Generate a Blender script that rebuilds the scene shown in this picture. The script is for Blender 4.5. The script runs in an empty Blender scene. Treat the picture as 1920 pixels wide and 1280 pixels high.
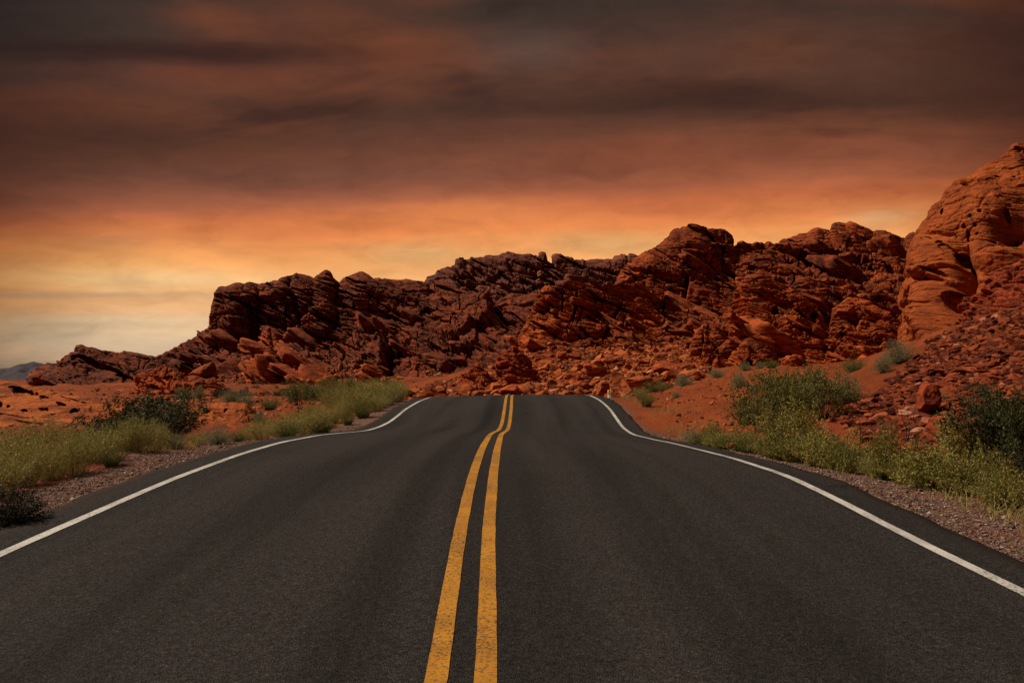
import bpy, bmesh, math, random
import numpy as np
from mathutils import Vector, Matrix

random.seed(7)
RNG = np.random.default_rng(11)
SC = bpy.context.scene
COL = SC.collection

# ------------------------------------------------------------------ camera, sky, sun, exposure
F = 1493.333            # focal length in photograph pixels (28 mm on a 36 mm sensor, 1920 px wide)
EYE = 1.65
cam_d = bpy.data.cameras.new("camera")
cam_d.lens = 28.0
cam_d.sensor_width = 36.0
cam_d.clip_start = 0.05
cam_d.clip_end = 9000
cam = bpy.data.objects.new("camera", cam_d)
COL.objects.link(cam)
cam.location = (0, 0, EYE)
cam.rotation_euler = (math.radians(90), 0, 0)
SC.camera = cam

SC.view_settings.view_transform = 'Standard'
SC.view_settings.look = 'None'
SC.view_settings.exposure = 0.0
SC.view_settings.gamma = 1.0
SC.view_settings.use_curve_mapping = False
SC.cycles.max_bounces = 5
SC.cycles.diffuse_bounces = 3

SUN_EL = math.radians(50)
SUN_AZ = math.radians(-76)      # measured from +Y (view direction) towards +X
sun_d = bpy.data.lights.new("sun", 'SUN')
sun_d.energy = 5.0
sun_d.angle = math.radians(4)
sun_d.color = (1.0, 0.86, 0.70)
sun = bpy.data.objects.new("sun", sun_d)
COL.objects.link(sun)
to_sun = Vector((math.sin(SUN_AZ) * math.cos(SUN_EL), math.cos(SUN_AZ) * math.cos(SUN_EL), math.sin(SUN_EL)))
sun.rotation_euler = to_sun.to_track_quat('Z', 'Y').to_euler()
sun.location = (-30, 0, 40)


class NT:
    """tiny helper for building node trees"""
    def __init__(self, tree):
        self.t = tree
        self.n = tree.nodes
        self.l = tree.links

    def add(self, typ, **kw):
        nd = self.n.new(typ)
        for k, v in kw.items():
            setattr(nd, k, v)
        return nd

    def put(self, sock, v):
        if v is None:
            return
        if isinstance(v, bpy.types.NodeSocket):
            self.l.new(v, sock)
        else:
            sock.default_value = v

    def math(self, op, a, b=None, c=None, clamp=False):
        nd = self.add('ShaderNodeMath', operation=op, use_clamp=clamp)
        for i, v in enumerate((a, b, c)):
            self.put(nd.inputs[i], v)
        return nd.outputs[0]

    def vmath(self, op, a, b=None):
        nd = self.add('ShaderNodeVectorMath', operation=op)
        self.put(nd.inputs[0], a)
        self.put(nd.inputs[1], b)
        return nd.outputs[0]

    def noise(self, vec, scale=1.0, detail=4.0, rough=0.55, dist=0.0):
        nd = self.add('ShaderNodeTexNoise')
        self.put(nd.inputs['Vector'], vec)
        nd.inputs['Scale'].default_value = scale
        nd.inputs['Detail'].default_value = detail
        nd.inputs['Roughness'].default_value = rough
        nd.inputs['Distortion'].default_value = dist
        return nd.outputs['Fac']

    def voronoi(self, vec, scale, feature='F1'):
        nd = self.add('ShaderNodeTexVoronoi', feature=feature)
        self.put(nd.inputs['Vector'], vec)
        nd.inputs['Scale'].default_value = scale
        return nd

    def ramp(self, fac, stops, interp='LINEAR'):
        nd = self.add('ShaderNodeValToRGB')
        r = nd.color_ramp
        r.interpolation = interp
        while len(r.elements) < len(stops):
            r.elements.new(0.5)
        for e, (p, c) in zip(r.elements, stops):
            e.position = p
            e.color = (c[0], c[1], c[2], 1) if not isinstance(c, (int, float)) else (c, c, c, 1)
        self.put(nd.inputs[0], fac)
        return nd.outputs[0]

    def smooth(self, v, a, b):
        nd = self.add('ShaderNodeMapRange', interpolation_type='SMOOTHSTEP')
        self.put(nd.inputs[0], v)
        self.put(nd.inputs[1], a)
        self.put(nd.inputs[2], b)
        return nd.outputs[0]

    def mix(self, f, a, b, mode='MIX'):
        nd = self.add('ShaderNodeMix', data_type='RGBA', blend_type=mode)
        self.put(nd.inputs[0], f)
        for s, v in ((nd.inputs[6], a), (nd.inputs[7], b)):
            if isinstance(v, tuple) and len(v) == 3:
                v = (*v, 1)
            self.put(s, v)
        return nd.outputs[2]

    def comb(self, x, y, z):
        nd = self.add('ShaderNodeCombineXYZ')
        for i, v in enumerate((x, y, z)):
            self.put(nd.inputs[i], v)
        return nd.outputs[0]

    def sep(self, v):
        nd = self.add('ShaderNodeSeparateXYZ')
        self.put(nd.inputs[0], v)
        return nd.outputs

    def mapping(self, v, rot=(0, 0, 0), scale=(1, 1, 1)):
        nd = self.add('ShaderNodeMapping')
        self.put(nd.inputs[0], v)
        nd.inputs['Rotation'].default_value = rot
        nd.inputs['Scale'].default_value = scale
        return nd.outputs[0]


def s2l(r, g, b):
    f = lambda c: (c / 255) / 12.92 if c / 255 <= 0.04045 else ((c / 255 + 0.055) / 1.055) ** 2.4
    return (f(r), f(g), f(b))


def build_world():
    w = bpy.data.worlds.new("World")
    SC.world = w
    w.use_nodes = True
    k = NT(w.node_tree)
    k.n.clear()
    out = k.add('ShaderNodeOutputWorld')
    bg = k.add('ShaderNodeBackground')
    k.l.new(bg.outputs[0], out.inputs[0])
    d = k.add('ShaderNodeTexCoord').outputs['Generated']
    x, y, z = k.sep(d)
    # height of a cloud deck that runs across the road: nearly level from side to side
    flat = k.math('SQRT', k.math('ADD', k.math('MULTIPLY', y, y), k.math('ADD', k.math('MULTIPLY', k.math('MULTIPLY', x, x), 0.15), 0.0004)))
    el = k.math('ARCTAN2', z, flat)
    az = k.math('ARCTAN2', x, y)
    cloudv = k.comb(k.math('MULTIPLY', az, 2.6), k.math('MULTIPLY', el, 15.0), 3.7)
    n1 = k.noise(cloudv, 1.0, 5, 0.5, 0.6)
    n2 = k.noise(k.comb(k.math('MULTIPLY', az, 5.0), k.math('MULTIPLY', el, 46.0), 9.1), 1.0, 5, 0.55, 0.4)
    n3 = k.noise(k.comb(k.math('MULTIPLY', az, 1.5), k.math('MULTIPLY', el, 5.0), 21.3), 1.0, 3, 0.5, 0.3)
    # the cloud deck sinks a little towards the left
    e2 = k.math('ADD', el, k.math('MULTIPLY', k.math('SUBTRACT', n1, 0.5), 0.03))
    e2 = k.math('ADD', e2, k.math('MULTIPLY', k.math('SUBTRACT', n2, 0.5), 0.018))
    e2 = k.math('SUBTRACT', e2, k.math('MULTIPLY', az, 0.055))
    t = k.math('DIVIDE', e2, 1.2, clamp=True)
    S = lambda py, c: (math.atan((640 - py) / F) / 1.2, s2l(*c))
    cloud = k.ramp(t, [
        (0.0, s2l(194, 170, 146)), S(600, (228, 194, 154)), S(560, (234, 184, 134)), S(510, (250, 182, 114)),
        S(470, (246, 164, 95)), S(435, (230, 137, 77)), S(400, (202, 110, 65)), S(365, (168, 96, 65)), S(325, (136, 80, 57)),
        S(280, (114, 68, 48)), S(200, (84, 53, 39)), S(110, (80, 53, 42)), S(30, (61, 46, 37)),
        (0.42, s2l(54, 43, 36)), (0.60, s2l(62, 55, 49)), (1.0, s2l(78, 71, 65))])
    # warm lit undersides and dark streaks in the upper deck
    up = k.smooth(el, 0.13, 0.26)
    warm = k.math('MULTIPLY', k.smooth(n3, 0.48, 0.66), up)
    over = k.math('SUBTRACT', 1.0, k.smooth(el, 0.45, 0.7))
    warm = k.math('MULTIPLY', warm, over)
    cloud = k.mix(k.math('MULTIPLY', warm, 0.6), cloud, s2l(132, 70, 38))
    dark = k.math('MULTIPLY', k.math('MULTIPLY', k.smooth(n1, 0.54, 0.70), up), over)
    cloud = k.mix(k.math('MULTIPLY', dark, 0.62), cloud, s2l(46, 26, 20))
    # pale streaks near the horizon
    lowm = k.math('SUBTRACT', 1.0, k.smooth(el, 0.03, 0.13))
    pale = k.math('MULTIPLY', k.smooth(n2, 0.50, 0.68), lowm)
    cloud = k.mix(k.math('MULTIPLY', pale, 0.5), cloud, s2l(248, 208, 158))
    # single cloud banks, lit bellies and clear gaps, each with its own bearing, height and size
    wa = k.math('ADD', az, k.math('MULTIPLY', k.math('SUBTRACT', n3, 0.5), 0.10))
    we = k.math('ADD', el, k.math('MULTIPLY', k.math('SUBTRACT', n1, 0.5), 0.018))
    we = k.math('ADD', we, k.math('MULTIPLY', k.math('SUBTRACT', n2, 0.5), 0.02))
    for px, py, w, h, col, st in (
            (330, 98, 340, 16, (44, 21, 15), 0.85), (420, 140, 300, 22, (104, 54, 34), 0.55), (560, 60, 200, 30, (92, 54, 38), 0.5),
            (240, 260, 330, 60, (50, 33, 26), 0.65), (1350, 195, 560, 32, (56, 35, 26), 0.7), (1440, 95, 110, 42, (112, 66, 42), 0.55),
            (1750, 90, 120, 30, (92, 52, 34), 0.5), (1000, 100, 100, 45, (84, 70, 62), 0.55), (1150, 240, 160, 25, (72, 48, 38), 0.4),
            (230, 525, 240, 24, (250, 202, 142), 0.75), (120, 556, 300, 9, (186, 156, 126), 0.55), (190, 600, 190, 11, (240, 210, 164), 0.75),
            (180, 490, 300, 40, (240, 184, 110), 0.45), (1685, 408, 60, 16, (206, 166, 118), 0.6), (1150, 455, 150, 18, (214, 172, 112), 0.6),
            (780, 478, 120, 20, (206, 174, 120), 0.5), (640, 425, 420, 24, (226, 134, 72), 0.3), (200, 455, 60, 20, (196, 140, 92), 0.4), (60, 625, 170, 26, (204, 192, 168), 0.55), (900, 400, 200, 22, (232, 146, 84), 0.4), (300, 520, 160, 16, (252, 208, 150), 0.5), (1330, 300, 420, 40, (140, 72, 46), 0.35), (640, 330, 260, 26, (108, 68, 54), 0.4)):
        a0 = math.atan((px - 960) / F)
        e0 = math.atan((640 - py) / math.sqrt(F * F + 0.15 * (px - 960) ** 2))
        qa = k.math('DIVIDE', k.math('SUBTRACT', wa, a0), w / F)
        qe = k.math('DIVIDE', k.math('SUBTRACT', we, e0), h / F)
        g = k.math('EXPONENT', k.math('MULTIPLY', k.math('ADD', k.math('MULTIPLY', qa, qa), k.math('MULTIPLY', qe, qe)), -1.0))
        cloud = k.mix(k.math('MULTIPLY', g, st), cloud, s2l(*col))
    # afterglow colour darkened towards both sides: a vignette put into the sky
    azs = k.math('ADD', az, 0.0)
    side_vignette = k.math('SUBTRACT', 1.0, k.math('MULTIPLY', k.smooth(k.math('ABSOLUTE', azs), 0.40, 0.64), 0.66))
    behind = k.smooth(k.math('ABSOLUTE', az), 0.75, 1.6)
    cloud = k.mix(1.0, cloud, k.comb(k.math('POWER', side_vignette, 0.88), side_vignette, k.math('POWER', side_vignette, 1.1)), 'MULTIPLY')
    cloud = k.mix(k.math('MULTIPLY', behind, 0.8), cloud, s2l(72, 62, 56))
    n4 = k.noise(k.comb(k.math('MULTIPLY', az, 8.0), k.math('MULTIPLY', el, 24.0), 33.0), 1.0, 7, 0.58, 0.5)
    n5 = k.noise(k.comb(k.math('MULTIPLY', az, 18.0), k.math('MULTIPLY', el, 48.0), 51.0), 1.0, 6, 0.6, 0.8)
    tex = k.math('ADD', k.math('MULTIPLY', n4, 0.6), k.math('MULTIPLY', n5, 0.4))
    cloud = k.mix(1.0, cloud, k.ramp(tex, [(0.32, (0.80, 0.77, 0.75)), (0.5, (1.0, 1.0, 1.0)), (0.68, (1.20, 1.15, 1.10))]), 'MULTIPLY')
    sky = k.add('ShaderNodeTexSky', sky_type='NISHITA')
    sky.sun_disc = False
    sky.sun_elevation = SUN_EL
    sky.sun_rotation = SUN_AZ
    sky.dust_density = 4.0
    sk = k.mix(1.0, sky.outputs[0], (0.05, 0.05, 0.05), 'MULTIPLY')
    tot = k.mix(0.97, sk, cloud)
    k.l.new(tot, bg.inputs[0])
    bg.inputs[1].default_value = 1.0


build_world()


# ------------------------------------------------------------------ helpers
def P(px, py, Z):
    """photograph pixel at depth Z -> world point"""
    return np.array([(px - 960) / F * Z, Z, EYE - (py - 640) / F * Z])


def tag(o, label=None, cat=None, group=None, kind=None):
    if label:
        o["label"] = label
    if cat:
        o["category"] = cat
    if group:
        o["group"] = group
    if kind:
        o["kind"] = kind
    return o


def mesh_from(name, V, faces, mats, smooth=True, uv=None, attrs=None, mat_idx=None):
    """faces: (n,3) or (n,4) int array, or a list of such arrays"""
    if not isinstance(faces, list):
        faces = [faces]
    me = bpy.data.meshes.new(name)
    V = np.asarray(V, dtype=np.float32)
    me.vertices.add(len(V))
    me.vertices.foreach_set("co", V.ravel())
    loops = np.concatenate([f.ravel() for f in faces]).astype(np.int32)
    tot = np.concatenate([np.full(len(f), f.shape[1], np.int32) for f in faces])
    st = np.concatenate([[0], np.cumsum(tot)[:-1]]).astype(np.int32)
    me.loops.add(len(loops))
    me.loops.foreach_set("vertex_index", loops)
    me.polygons.add(len(tot))
    me.polygons.foreach_set("loop_start", st)
    me.polygons.foreach_set("loop_total", tot)
    me.polygons.foreach_set("use_smooth", np.full(len(tot), smooth))
    if mat_idx is not None:
        me.polygons.foreach_set("material_index", mat_idx.astype(np.int32))
    if uv is not None:
        l = me.uv_layers.new(name="UVMap")
        l.data.foreach_set("uv", np.asarray(uv, np.float32)[loops].ravel())
    for nm, a in (attrs or {}).items():
        at = me.attributes.new(nm, 'FLOAT', 'POINT')
        at.data.foreach_set("value", np.asarray(a, np.float32))
    me.update(calc_edges=True)
    me.validate()
    for m in (mats if isinstance(mats, (list, tuple)) else [mats]):
        me.materials.append(m)
    return me


def obj(name, me, parent=None, loc=None):
    o = bpy.data.objects.new(name, me)
    COL.objects.link(o)
    if parent is not None:
        o.parent = parent
    if loc is not None:
        o.location = loc
    return o


def empty(name, loc=(0, 0, 0), rz=0.0, sc=None):
    o = bpy.data.objects.new(name, None)
    o.empty_display_size = 0.2
    COL.objects.link(o)
    o.location = loc
    o.rotation_euler = (0, 0, rz)
    if sc is not None:
        o.scale = sc
    return o


def copy_tree(o, parent=None):
    c = o.copy()
    COL.objects.link(c)
    c.parent = parent
    for ch in list(o.children):
        copy_tree(ch, c)
    return c


def grid_faces(nu, nv):
    """quads of an nu x nv vertex grid, index = i*nv + j"""
    i, j = np.meshgrid(np.arange(nu - 1), np.arange(nv - 1), indexing='ij')
    a = (i * nv + j).ravel()
    return np.stack([a, a + nv, a + nv + 1, a + 1], 1)


# ---- numpy noise
def _hash(i, j, k, seed):
    h = (i.astype(np.int64) * 374761393 + j.astype(np.int64) * 668265263 + k.astype(np.int64) * 1274126177 + seed * 974634777) & 0xffffffff
    h = ((h ^ (h >> 13)) * 1274126177) & 0xffffffff
    h = ((h ^ (h >> 16)) * 2246822519) & 0xffffffff
    h = h ^ (h >> 15)
    return (h & 0xffffff).astype(np.float64) / 0xffffff


def vnoise(p, seed=0):
    i = np.floor(p)
    f = p - i
    i = i.astype(np.int64)
    u = f * f * f * (f * (f * 6 - 15) + 10)
    r = 0
    for dx in (0, 1):
        wx = u[:, 0] if dx else 1 - u[:, 0]
        for dy in (0, 1):
            wy = u[:, 1] if dy else 1 - u[:, 1]
            for dz in (0, 1):
                wz = u[:, 2] if dz else 1 - u[:, 2]
                r = r + wx * wy * wz * _hash(i[:, 0] + dx, i[:, 1] + dy, i[:, 2] + dz, seed)
    return r * 2 - 1


def fbm(p, octv=4, seed=0, gain=0.5):
    a, r, s = 1.0, 0, 1.0
    for o in range(octv):
        r = r + a * vnoise(p * s + o * 17.3, seed + o)
        a *= gain
        s *= 2.03
    return r


def vor(p, seed=0):
    """nearest and second nearest feature distance, a random number per cell, a random facet slope value per point"""
    i = np.floor(p).astype(np.int64)
    f = p - i
    n = len(p)
    F1 = np.full(n, 9.0)
    F2 = np.full(n, 9.0)
    rid = np.zeros(n)
    fac = np.zeros(n)
    for dx in (-1, 0, 1):
        for dy in (-1, 0, 1):
            for dz in (-1, 0, 1):
                a, b, c = i[:, 0] + dx, i[:, 1] + dy, i[:, 2] + dz
                h1 = _hash(a, b, c, seed)
                h2 = _hash(a, b, c, seed + 1)
                h3 = _hash(a, b, c, seed + 2)
                ex, ey, ez = f[:, 0] - dx - h1, f[:, 1] - dy - h2, f[:, 2] - dz - h3
                d = np.sqrt(ex ** 2 + ey ** 2 + ez ** 2)
                m = d < F1
                F2 = np.where(m, F1, np.minimum(F2, d))
                F1 = np.where(m, d, F1)
                r = (h1 * 7.31 + h2 * 3.17 + h3 * 5.77) % 1.0
                rid = np.where(m, r, rid)
                # a plane through the cell centre, leaning its own way
                g = ((h1 * 13.7 + h3) % 1.0 - 0.5) * ex + ((h2 * 11.3 + h1) % 1.0 - 0.5) * ey + ((h3 * 17.9 + h2) % 1.0 - 0.35) * ez
                fac = np.where(m, g, fac)
    return F1, F2, rid, fac


def sstep(a, b, x):
    t = np.clip((x - a) / (b - a), 0, 1)
    return t * t * (3 - 2 * t)


def rock_disp(p, S, seed=0, dip=28, blocks=1.0, beds=1.0, fine=1.0):
    """outward relief of bedded, jointed sandstone; S is the size of a small block in metres"""
    c, s = math.cos(math.radians(dip)), math.sin(math.radians(dip))
    w1 = fbm(p / (9 * S), 3, seed + 3)
    w2 = fbm(p / (7 * S) + 41.7, 3, seed + 5)
    a = p[:, 0] * c - p[:, 2] * s + w2 * 1.2 * S
    n = p[:, 0] * s + p[:, 2] * c + w1 * 0.9 * S + p[:, 1] * 0.22
    b = p[:, 1] + w2 * 0.6 * S
    d = np.zeros(len(p))
    if blocks:
        for k, (la, lb, lc, A, G, ck) in enumerate(((9.0, 9.0, 3.2, 0.75, 1.8, 0.50), (4.2, 4.2, 1.25, 0.36, 0.75, 0.26), (1.5, 1.5, 0.5, 0.12, 0.24, 0.08))):
            F1, F2, r, g = vor(np.stack([a / (la * S), b / (lb * S), n / (lc * S)], 1), seed + 11 + 10 * k)
            e = sstep(0.0, 0.07, F2 - F1)
            d += blocks * S * (A * (r - 0.5) + G * g - ck * (1 - e))
    if beds:
        for T, L, A in ((1.6, 8.0, 0.75), (0.55, 4.5, 0.30)):
            q = n / (T * S)
            i = np.floor(q)
            f = q - i
            z = np.zeros_like(i)
            ri = _hash(i, z, z, seed + 31)
            j = np.floor(a / (L * S) + ri * 9)
            r = _hash(i, j, np.floor(b / (L * S)), seed + 33)
            # each bed: a sharp lip at the top, receding below
            d += beds * A * S * (0.8 * (r - 0.5) + 0.9 * (f ** 0.6 - 0.6) * sstep(1.0, 0.9, f))
    d += fine * S * (0.22 * fbm(p / (2.0 * S), 5, seed + 51, 0.55))
    return d


def resample(line, n):
    """line: (k,3) px,py,Z -> n samples by pixel arclength"""
    line = np.asarray(line, float)
    seg = np.abs(np.diff(line[:, 0])) + 0.6 * np.abs(np.diff(line[:, 1]))
    t = np.concatenate([[0], np.cumsum(seg)])
    t /= t[-1]
    u = np.linspace(0, 1, n)
    return np.stack([np.interp(u, t, line[:, k]) for k in range(3)], 1)


def ln(pts, Z):
    pts = np.asarray(pts, float)
    if isinstance(Z, (int, float)):
        z = np.full(len(pts), float(Z))
    else:
        t = (pts[:, 0] - pts[0, 0]) / (pts[-1, 0] - pts[0, 0])
        z = np.interp(t, np.linspace(0, 1, len(Z)), Z)
    return np.column_stack([pts, z])


# ------------------------------------------------------------------ materials
def new_mat(name):
    m = bpy.data.materials.new(name)
    m.use_nodes = True
    k = NT(m.node_tree)
    b = k.n['Principled BSDF']
    b.inputs['Roughness'].default_value = 0.9
    b.inputs['Specular IOR Level'].default_value = 0.25
    return m, k, b


def bump(k, b, h, strength, dist):
    nd = k.add('ShaderNodeBump')
    nd.inputs['Strength'].default_value = strength
    nd.inputs['Distance'].default_value = dist
    k.put(nd.inputs['Height'], h)
    k.l.new(nd.outputs[0], b.inputs['Normal'])
    return nd


def sandstone(name, A, B, varnish=0.5, vcol=(0.052, 0.021, 0.012), scale=1.0, dip=28, pale=0.15, strat=0.7):
    m, k, b = new_mat(name)
    co = k.add('ShaderNodeTexCoord').outputs['Object']
    big = k.noise(co, 0.16 / scale, 6, 0.6, 0.3)
    mid = k.noise(co, 0.9 / scale, 6, 0.65, 0.2)
    st = k.noise(k.mapping(co, (0, math.radians(dip), 0), (0.35, 0.35, 3.2)), 1.0 / scale, 5, 0.6, 0.25)
    fine = k.noise(co, 5.0 / scale, 5, 0.65)
    c = k.mix(k.smooth(big, 0.34, 0.66), A, B)
    c = k.mix(k.math('MULTIPLY', k.smooth(st, 0.46, 0.60), strat), c, tuple(v * 0.42 for v in B))
    c = k.mix(k.math('MULTIPLY', k.smooth(st, 0.58, 0.75), pale), c, (0.42, 0.17, 0.07))
    # desert varnish: dark brown skin in drips and patches
    drip = k.noise(k.mapping(co, (0, 0, 0), (1.1, 1.1, 0.16)), 0.8 / scale, 5, 0.6, 0.3)
    vm = k.math('MULTIPLY', k.smooth(k.math('ADD', k.math('MULTIPLY', drip, 0.55), k.math('MULTIPLY', mid, 0.45)), 0.47, 0.62), varnish)
    c = k.mix(vm, c, vcol)
    c = k.mix(0.5, c, k.ramp(fine, [(0.3, 0.62), (0.7, 1.35)]), 'MULTIPLY')
    k.l.new(c, b.inputs['Base Color'])
    h = k.math('ADD', k.math('MULTIPLY', k.noise(co, 3.2 / scale, 8, 0.68), 0.6), k.math('MULTIPLY', st, 0.5))
    bump(k, b, h, 0.9, 0.22 * scale)
    b.inputs['Specular IOR Level'].default_value = 0.1
    return m


def leaf_mat(name, A, B, trans=0.25):
    m, k, b = new_mat(name)
    g = k.add('ShaderNodeNewGeometry')
    oi = k.add('ShaderNodeObjectInfo')
    f = k.math('ADD', k.math('MULTIPLY', g.outputs['Random Per Island'], 0.75), k.math('MULTIPLY', oi.outputs['Random'], 0.35))
    c = k.mix(f, A, B)
    k.l.new(c, b.inputs['Base Color'])
    b.inputs['Roughness'].default_value = 0.7
    tr = k.add('ShaderNodeBsdfTranslucent')
    k.l.new(c, tr.inputs[0])
    mx = k.add('ShaderNodeMixShader')
    mx.inputs[0].default_value = trans
    k.l.new(b.outputs[0], mx.inputs[1])
    k.l.new(tr.outputs[0], mx.inputs[2])
    k.l.new(mx.outputs[0], k.n['Material Output'].inputs[0])
    return m


def plain_mat(name, c, rough=0.8, noise_scale=None, amt=0.4):
    m, k, b = new_mat(name)
    b.inputs['Roughness'].default_value = rough
    if noise_scale:
        co = k.add('ShaderNodeTexCoord').outputs['Object']
        n = k.noise(co, noise_scale, 5, 0.6)
        cc = k.mix(amt, c, k.ramp(n, [(0.3, tuple(v * 0.45 for v in c)), (0.7, tuple(min(1, v * 1.5) for v in c))]))
        k.l.new(cc, b.inputs['Base Color'])
    else:
        b.inputs['Base Color'].default_value = (*c, 1)
    return m


M = {}
M['ridge'] = sandstone('ridge_sandstone', (0.36, 0.072, 0.018), (0.20, 0.039, 0.012), 0.85, (0.034, 0.014, 0.009))
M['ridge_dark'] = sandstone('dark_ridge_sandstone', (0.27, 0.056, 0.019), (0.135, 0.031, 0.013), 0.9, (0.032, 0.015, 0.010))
M['far'] = sandstone('far_sandstone', (0.25, 0.074, 0.043), (0.16, 0.046, 0.029), 0.6, (0.06, 0.028, 0.022), 1.4)
M['orange'] = sandstone('orange_sandstone', (0.44, 0.092, 0.019), (0.28, 0.053, 0.013), 0.55, (0.045, 0.018, 0.010))
M['dome'] = sandstone('dome_sandstone', (0.35, 0.080, 0.017), (0.23, 0.047, 0.012), 0.4, scale=0.55, dip=22, strat=0.35)
M['slab'] = sandstone('slab_sandstone', (0.40, 0.100, 0.018), (0.28, 0.062, 0.014), 0.2, scale=0.4, dip=14, strat=0.8)
M['boulder'] = sandstone('boulder_sandstone', (0.40, 0.082, 0.022), (0.28, 0.052, 0.016), 0.3, scale=0.5, dip=12)
M['scree'] = sandstone('scree_sandstone', (0.30, 0.052, 0.018), (0.20, 0.034, 0.012), 0.35, scale=0.35, dip=8, pale=0.5)
M['hill'] = plain_mat('far_hill_rock', (0.040, 0.032, 0.038), 0.95, 0.02, 0.5)


def rubble_material(name, stops):
    m, k, b = new_mat(name)
    g = k.add('ShaderNodeNewGeometry')
    co = k.add('ShaderNodeTexCoord').outputs['Object']
    c = k.ramp(g.outputs['Random Per Island'], stops)
    c = k.mix(0.5, c, k.ramp(k.noise(co, 6, 5, 0.6), [(0.3, 0.55), (0.7, 1.3)]), 'MULTIPLY')
    k.l.new(c, b.inputs['Base Color'])
    bump(k, b, k.noise(co, 9, 5, 0.65), 0.6, 0.05)
    b.inputs['Specular IOR Level'].default_value = 0.1
    return m


M['rubble'] = rubble_material('rubble_stone', [(0.0, (0.09, 0.022, 0.010)), (0.3, (0.19, 0.042, 0.013)), (0.6, (0.32, 0.075, 0.018)), (0.93, (0.40, 0.110, 0.032)), (1.0, (0.44, 0.17, 0.08))])
M['scree_stone'] = rubble_material('scree_stone', [(0.0, (0.045, 0.011, 0.007)), (0.35, (0.10, 0.021, 0.009)), (0.75, (0.20, 0.040, 0.013)), (0.95, (0.26, 0.06, 0.022)), (1.0, (0.38, 0.18, 0.11))])


def gravel_material():
    m, k, b = new_mat('gravel_stone')
    g = k.add('ShaderNodeNewGeometry')
    c = k.ramp(g.outputs['Random Per Island'], [(0.0, (0.05, 0.03, 0.024)), (0.4, (0.15, 0.085, 0.06)), (0.75, (0.22, 0.12, 0.085)), (0.95, (0.3, 0.22, 0.18)), (1.0, (0.4, 0.36, 0.32))])
    k.l.new(c, b.inputs['Base Color'])
    return m


M['gravel'] = gravel_material()


def ground_material():
    m, k, b = new_mat('desert_ground')
    co = k.add('ShaderNodeTexCoord').outputs['Object']
    at = k.add('ShaderNodeAttribute', attribute_name='road_dist').outputs['Fac']
    big = k.noise(co, 0.12, 6, 0.6, 0.3)
    mid = k.noise(co, 1.1, 6, 0.65)
    fin = k.noise(co, 14.0, 4, 0.7)
    red = k.mix(k.smooth(big, 0.35, 0.65), (0.27, 0.060, 0.016), (0.17, 0.037, 0.011))
    red = k.mix(k.math('MULTIPLY', k.smooth(mid, 0.5, 0.7), 0.6), red, (0.09, 0.024, 0.011))
    # gravel shoulder
    vo = k.voronoi(co, 38.0)
    sep = k.add('ShaderNodeSeparateColor')
    k.l.new(vo.outputs['Color'], sep.inputs[0])
    gr = k.ramp(sep.outputs[0], [(0.0, (0.055, 0.034, 0.027)), (0.45, (0.12, 0.070, 0.052)), (0.8, (0.19, 0.105, 0.075)), (1.0, (0.30, 0.21, 0.17))])
    gr = k.mix(k.math('MULTIPLY', k.smooth(mid, 0.42, 0.62), 0.55), gr, (0.19, 0.062, 0.03))
    edge = k.math('ADD', at, k.math('MULTIPLY', k.math('SUBTRACT', mid, 0.5), 1.2))
    gm = k.smooth(edge, 1.75, 0.9)
    c = k.mix(gm, red, gr)
    c = k.mix(0.6, c, k.ramp(fin, [(0.3, 0.55), (0.7, 1.4)]), 'MULTIPLY')
    k.l.new(c, b.inputs['Base Color'])
    h = k.math('ADD', k.math('MULTIPLY', fin, 0.35), k.math('ADD', k.math('MULTIPLY', k.noise(co, 3.5, 6, 0.7), 0.9), k.math('MULTIPLY', vo.outputs['Distance'], 0.3)))
    bump(k, b, h, 0.9, 0.09)
    b.inputs['Specular IOR Level'].default_value = 0.1
    return m


M['ground'] = ground_material()


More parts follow.
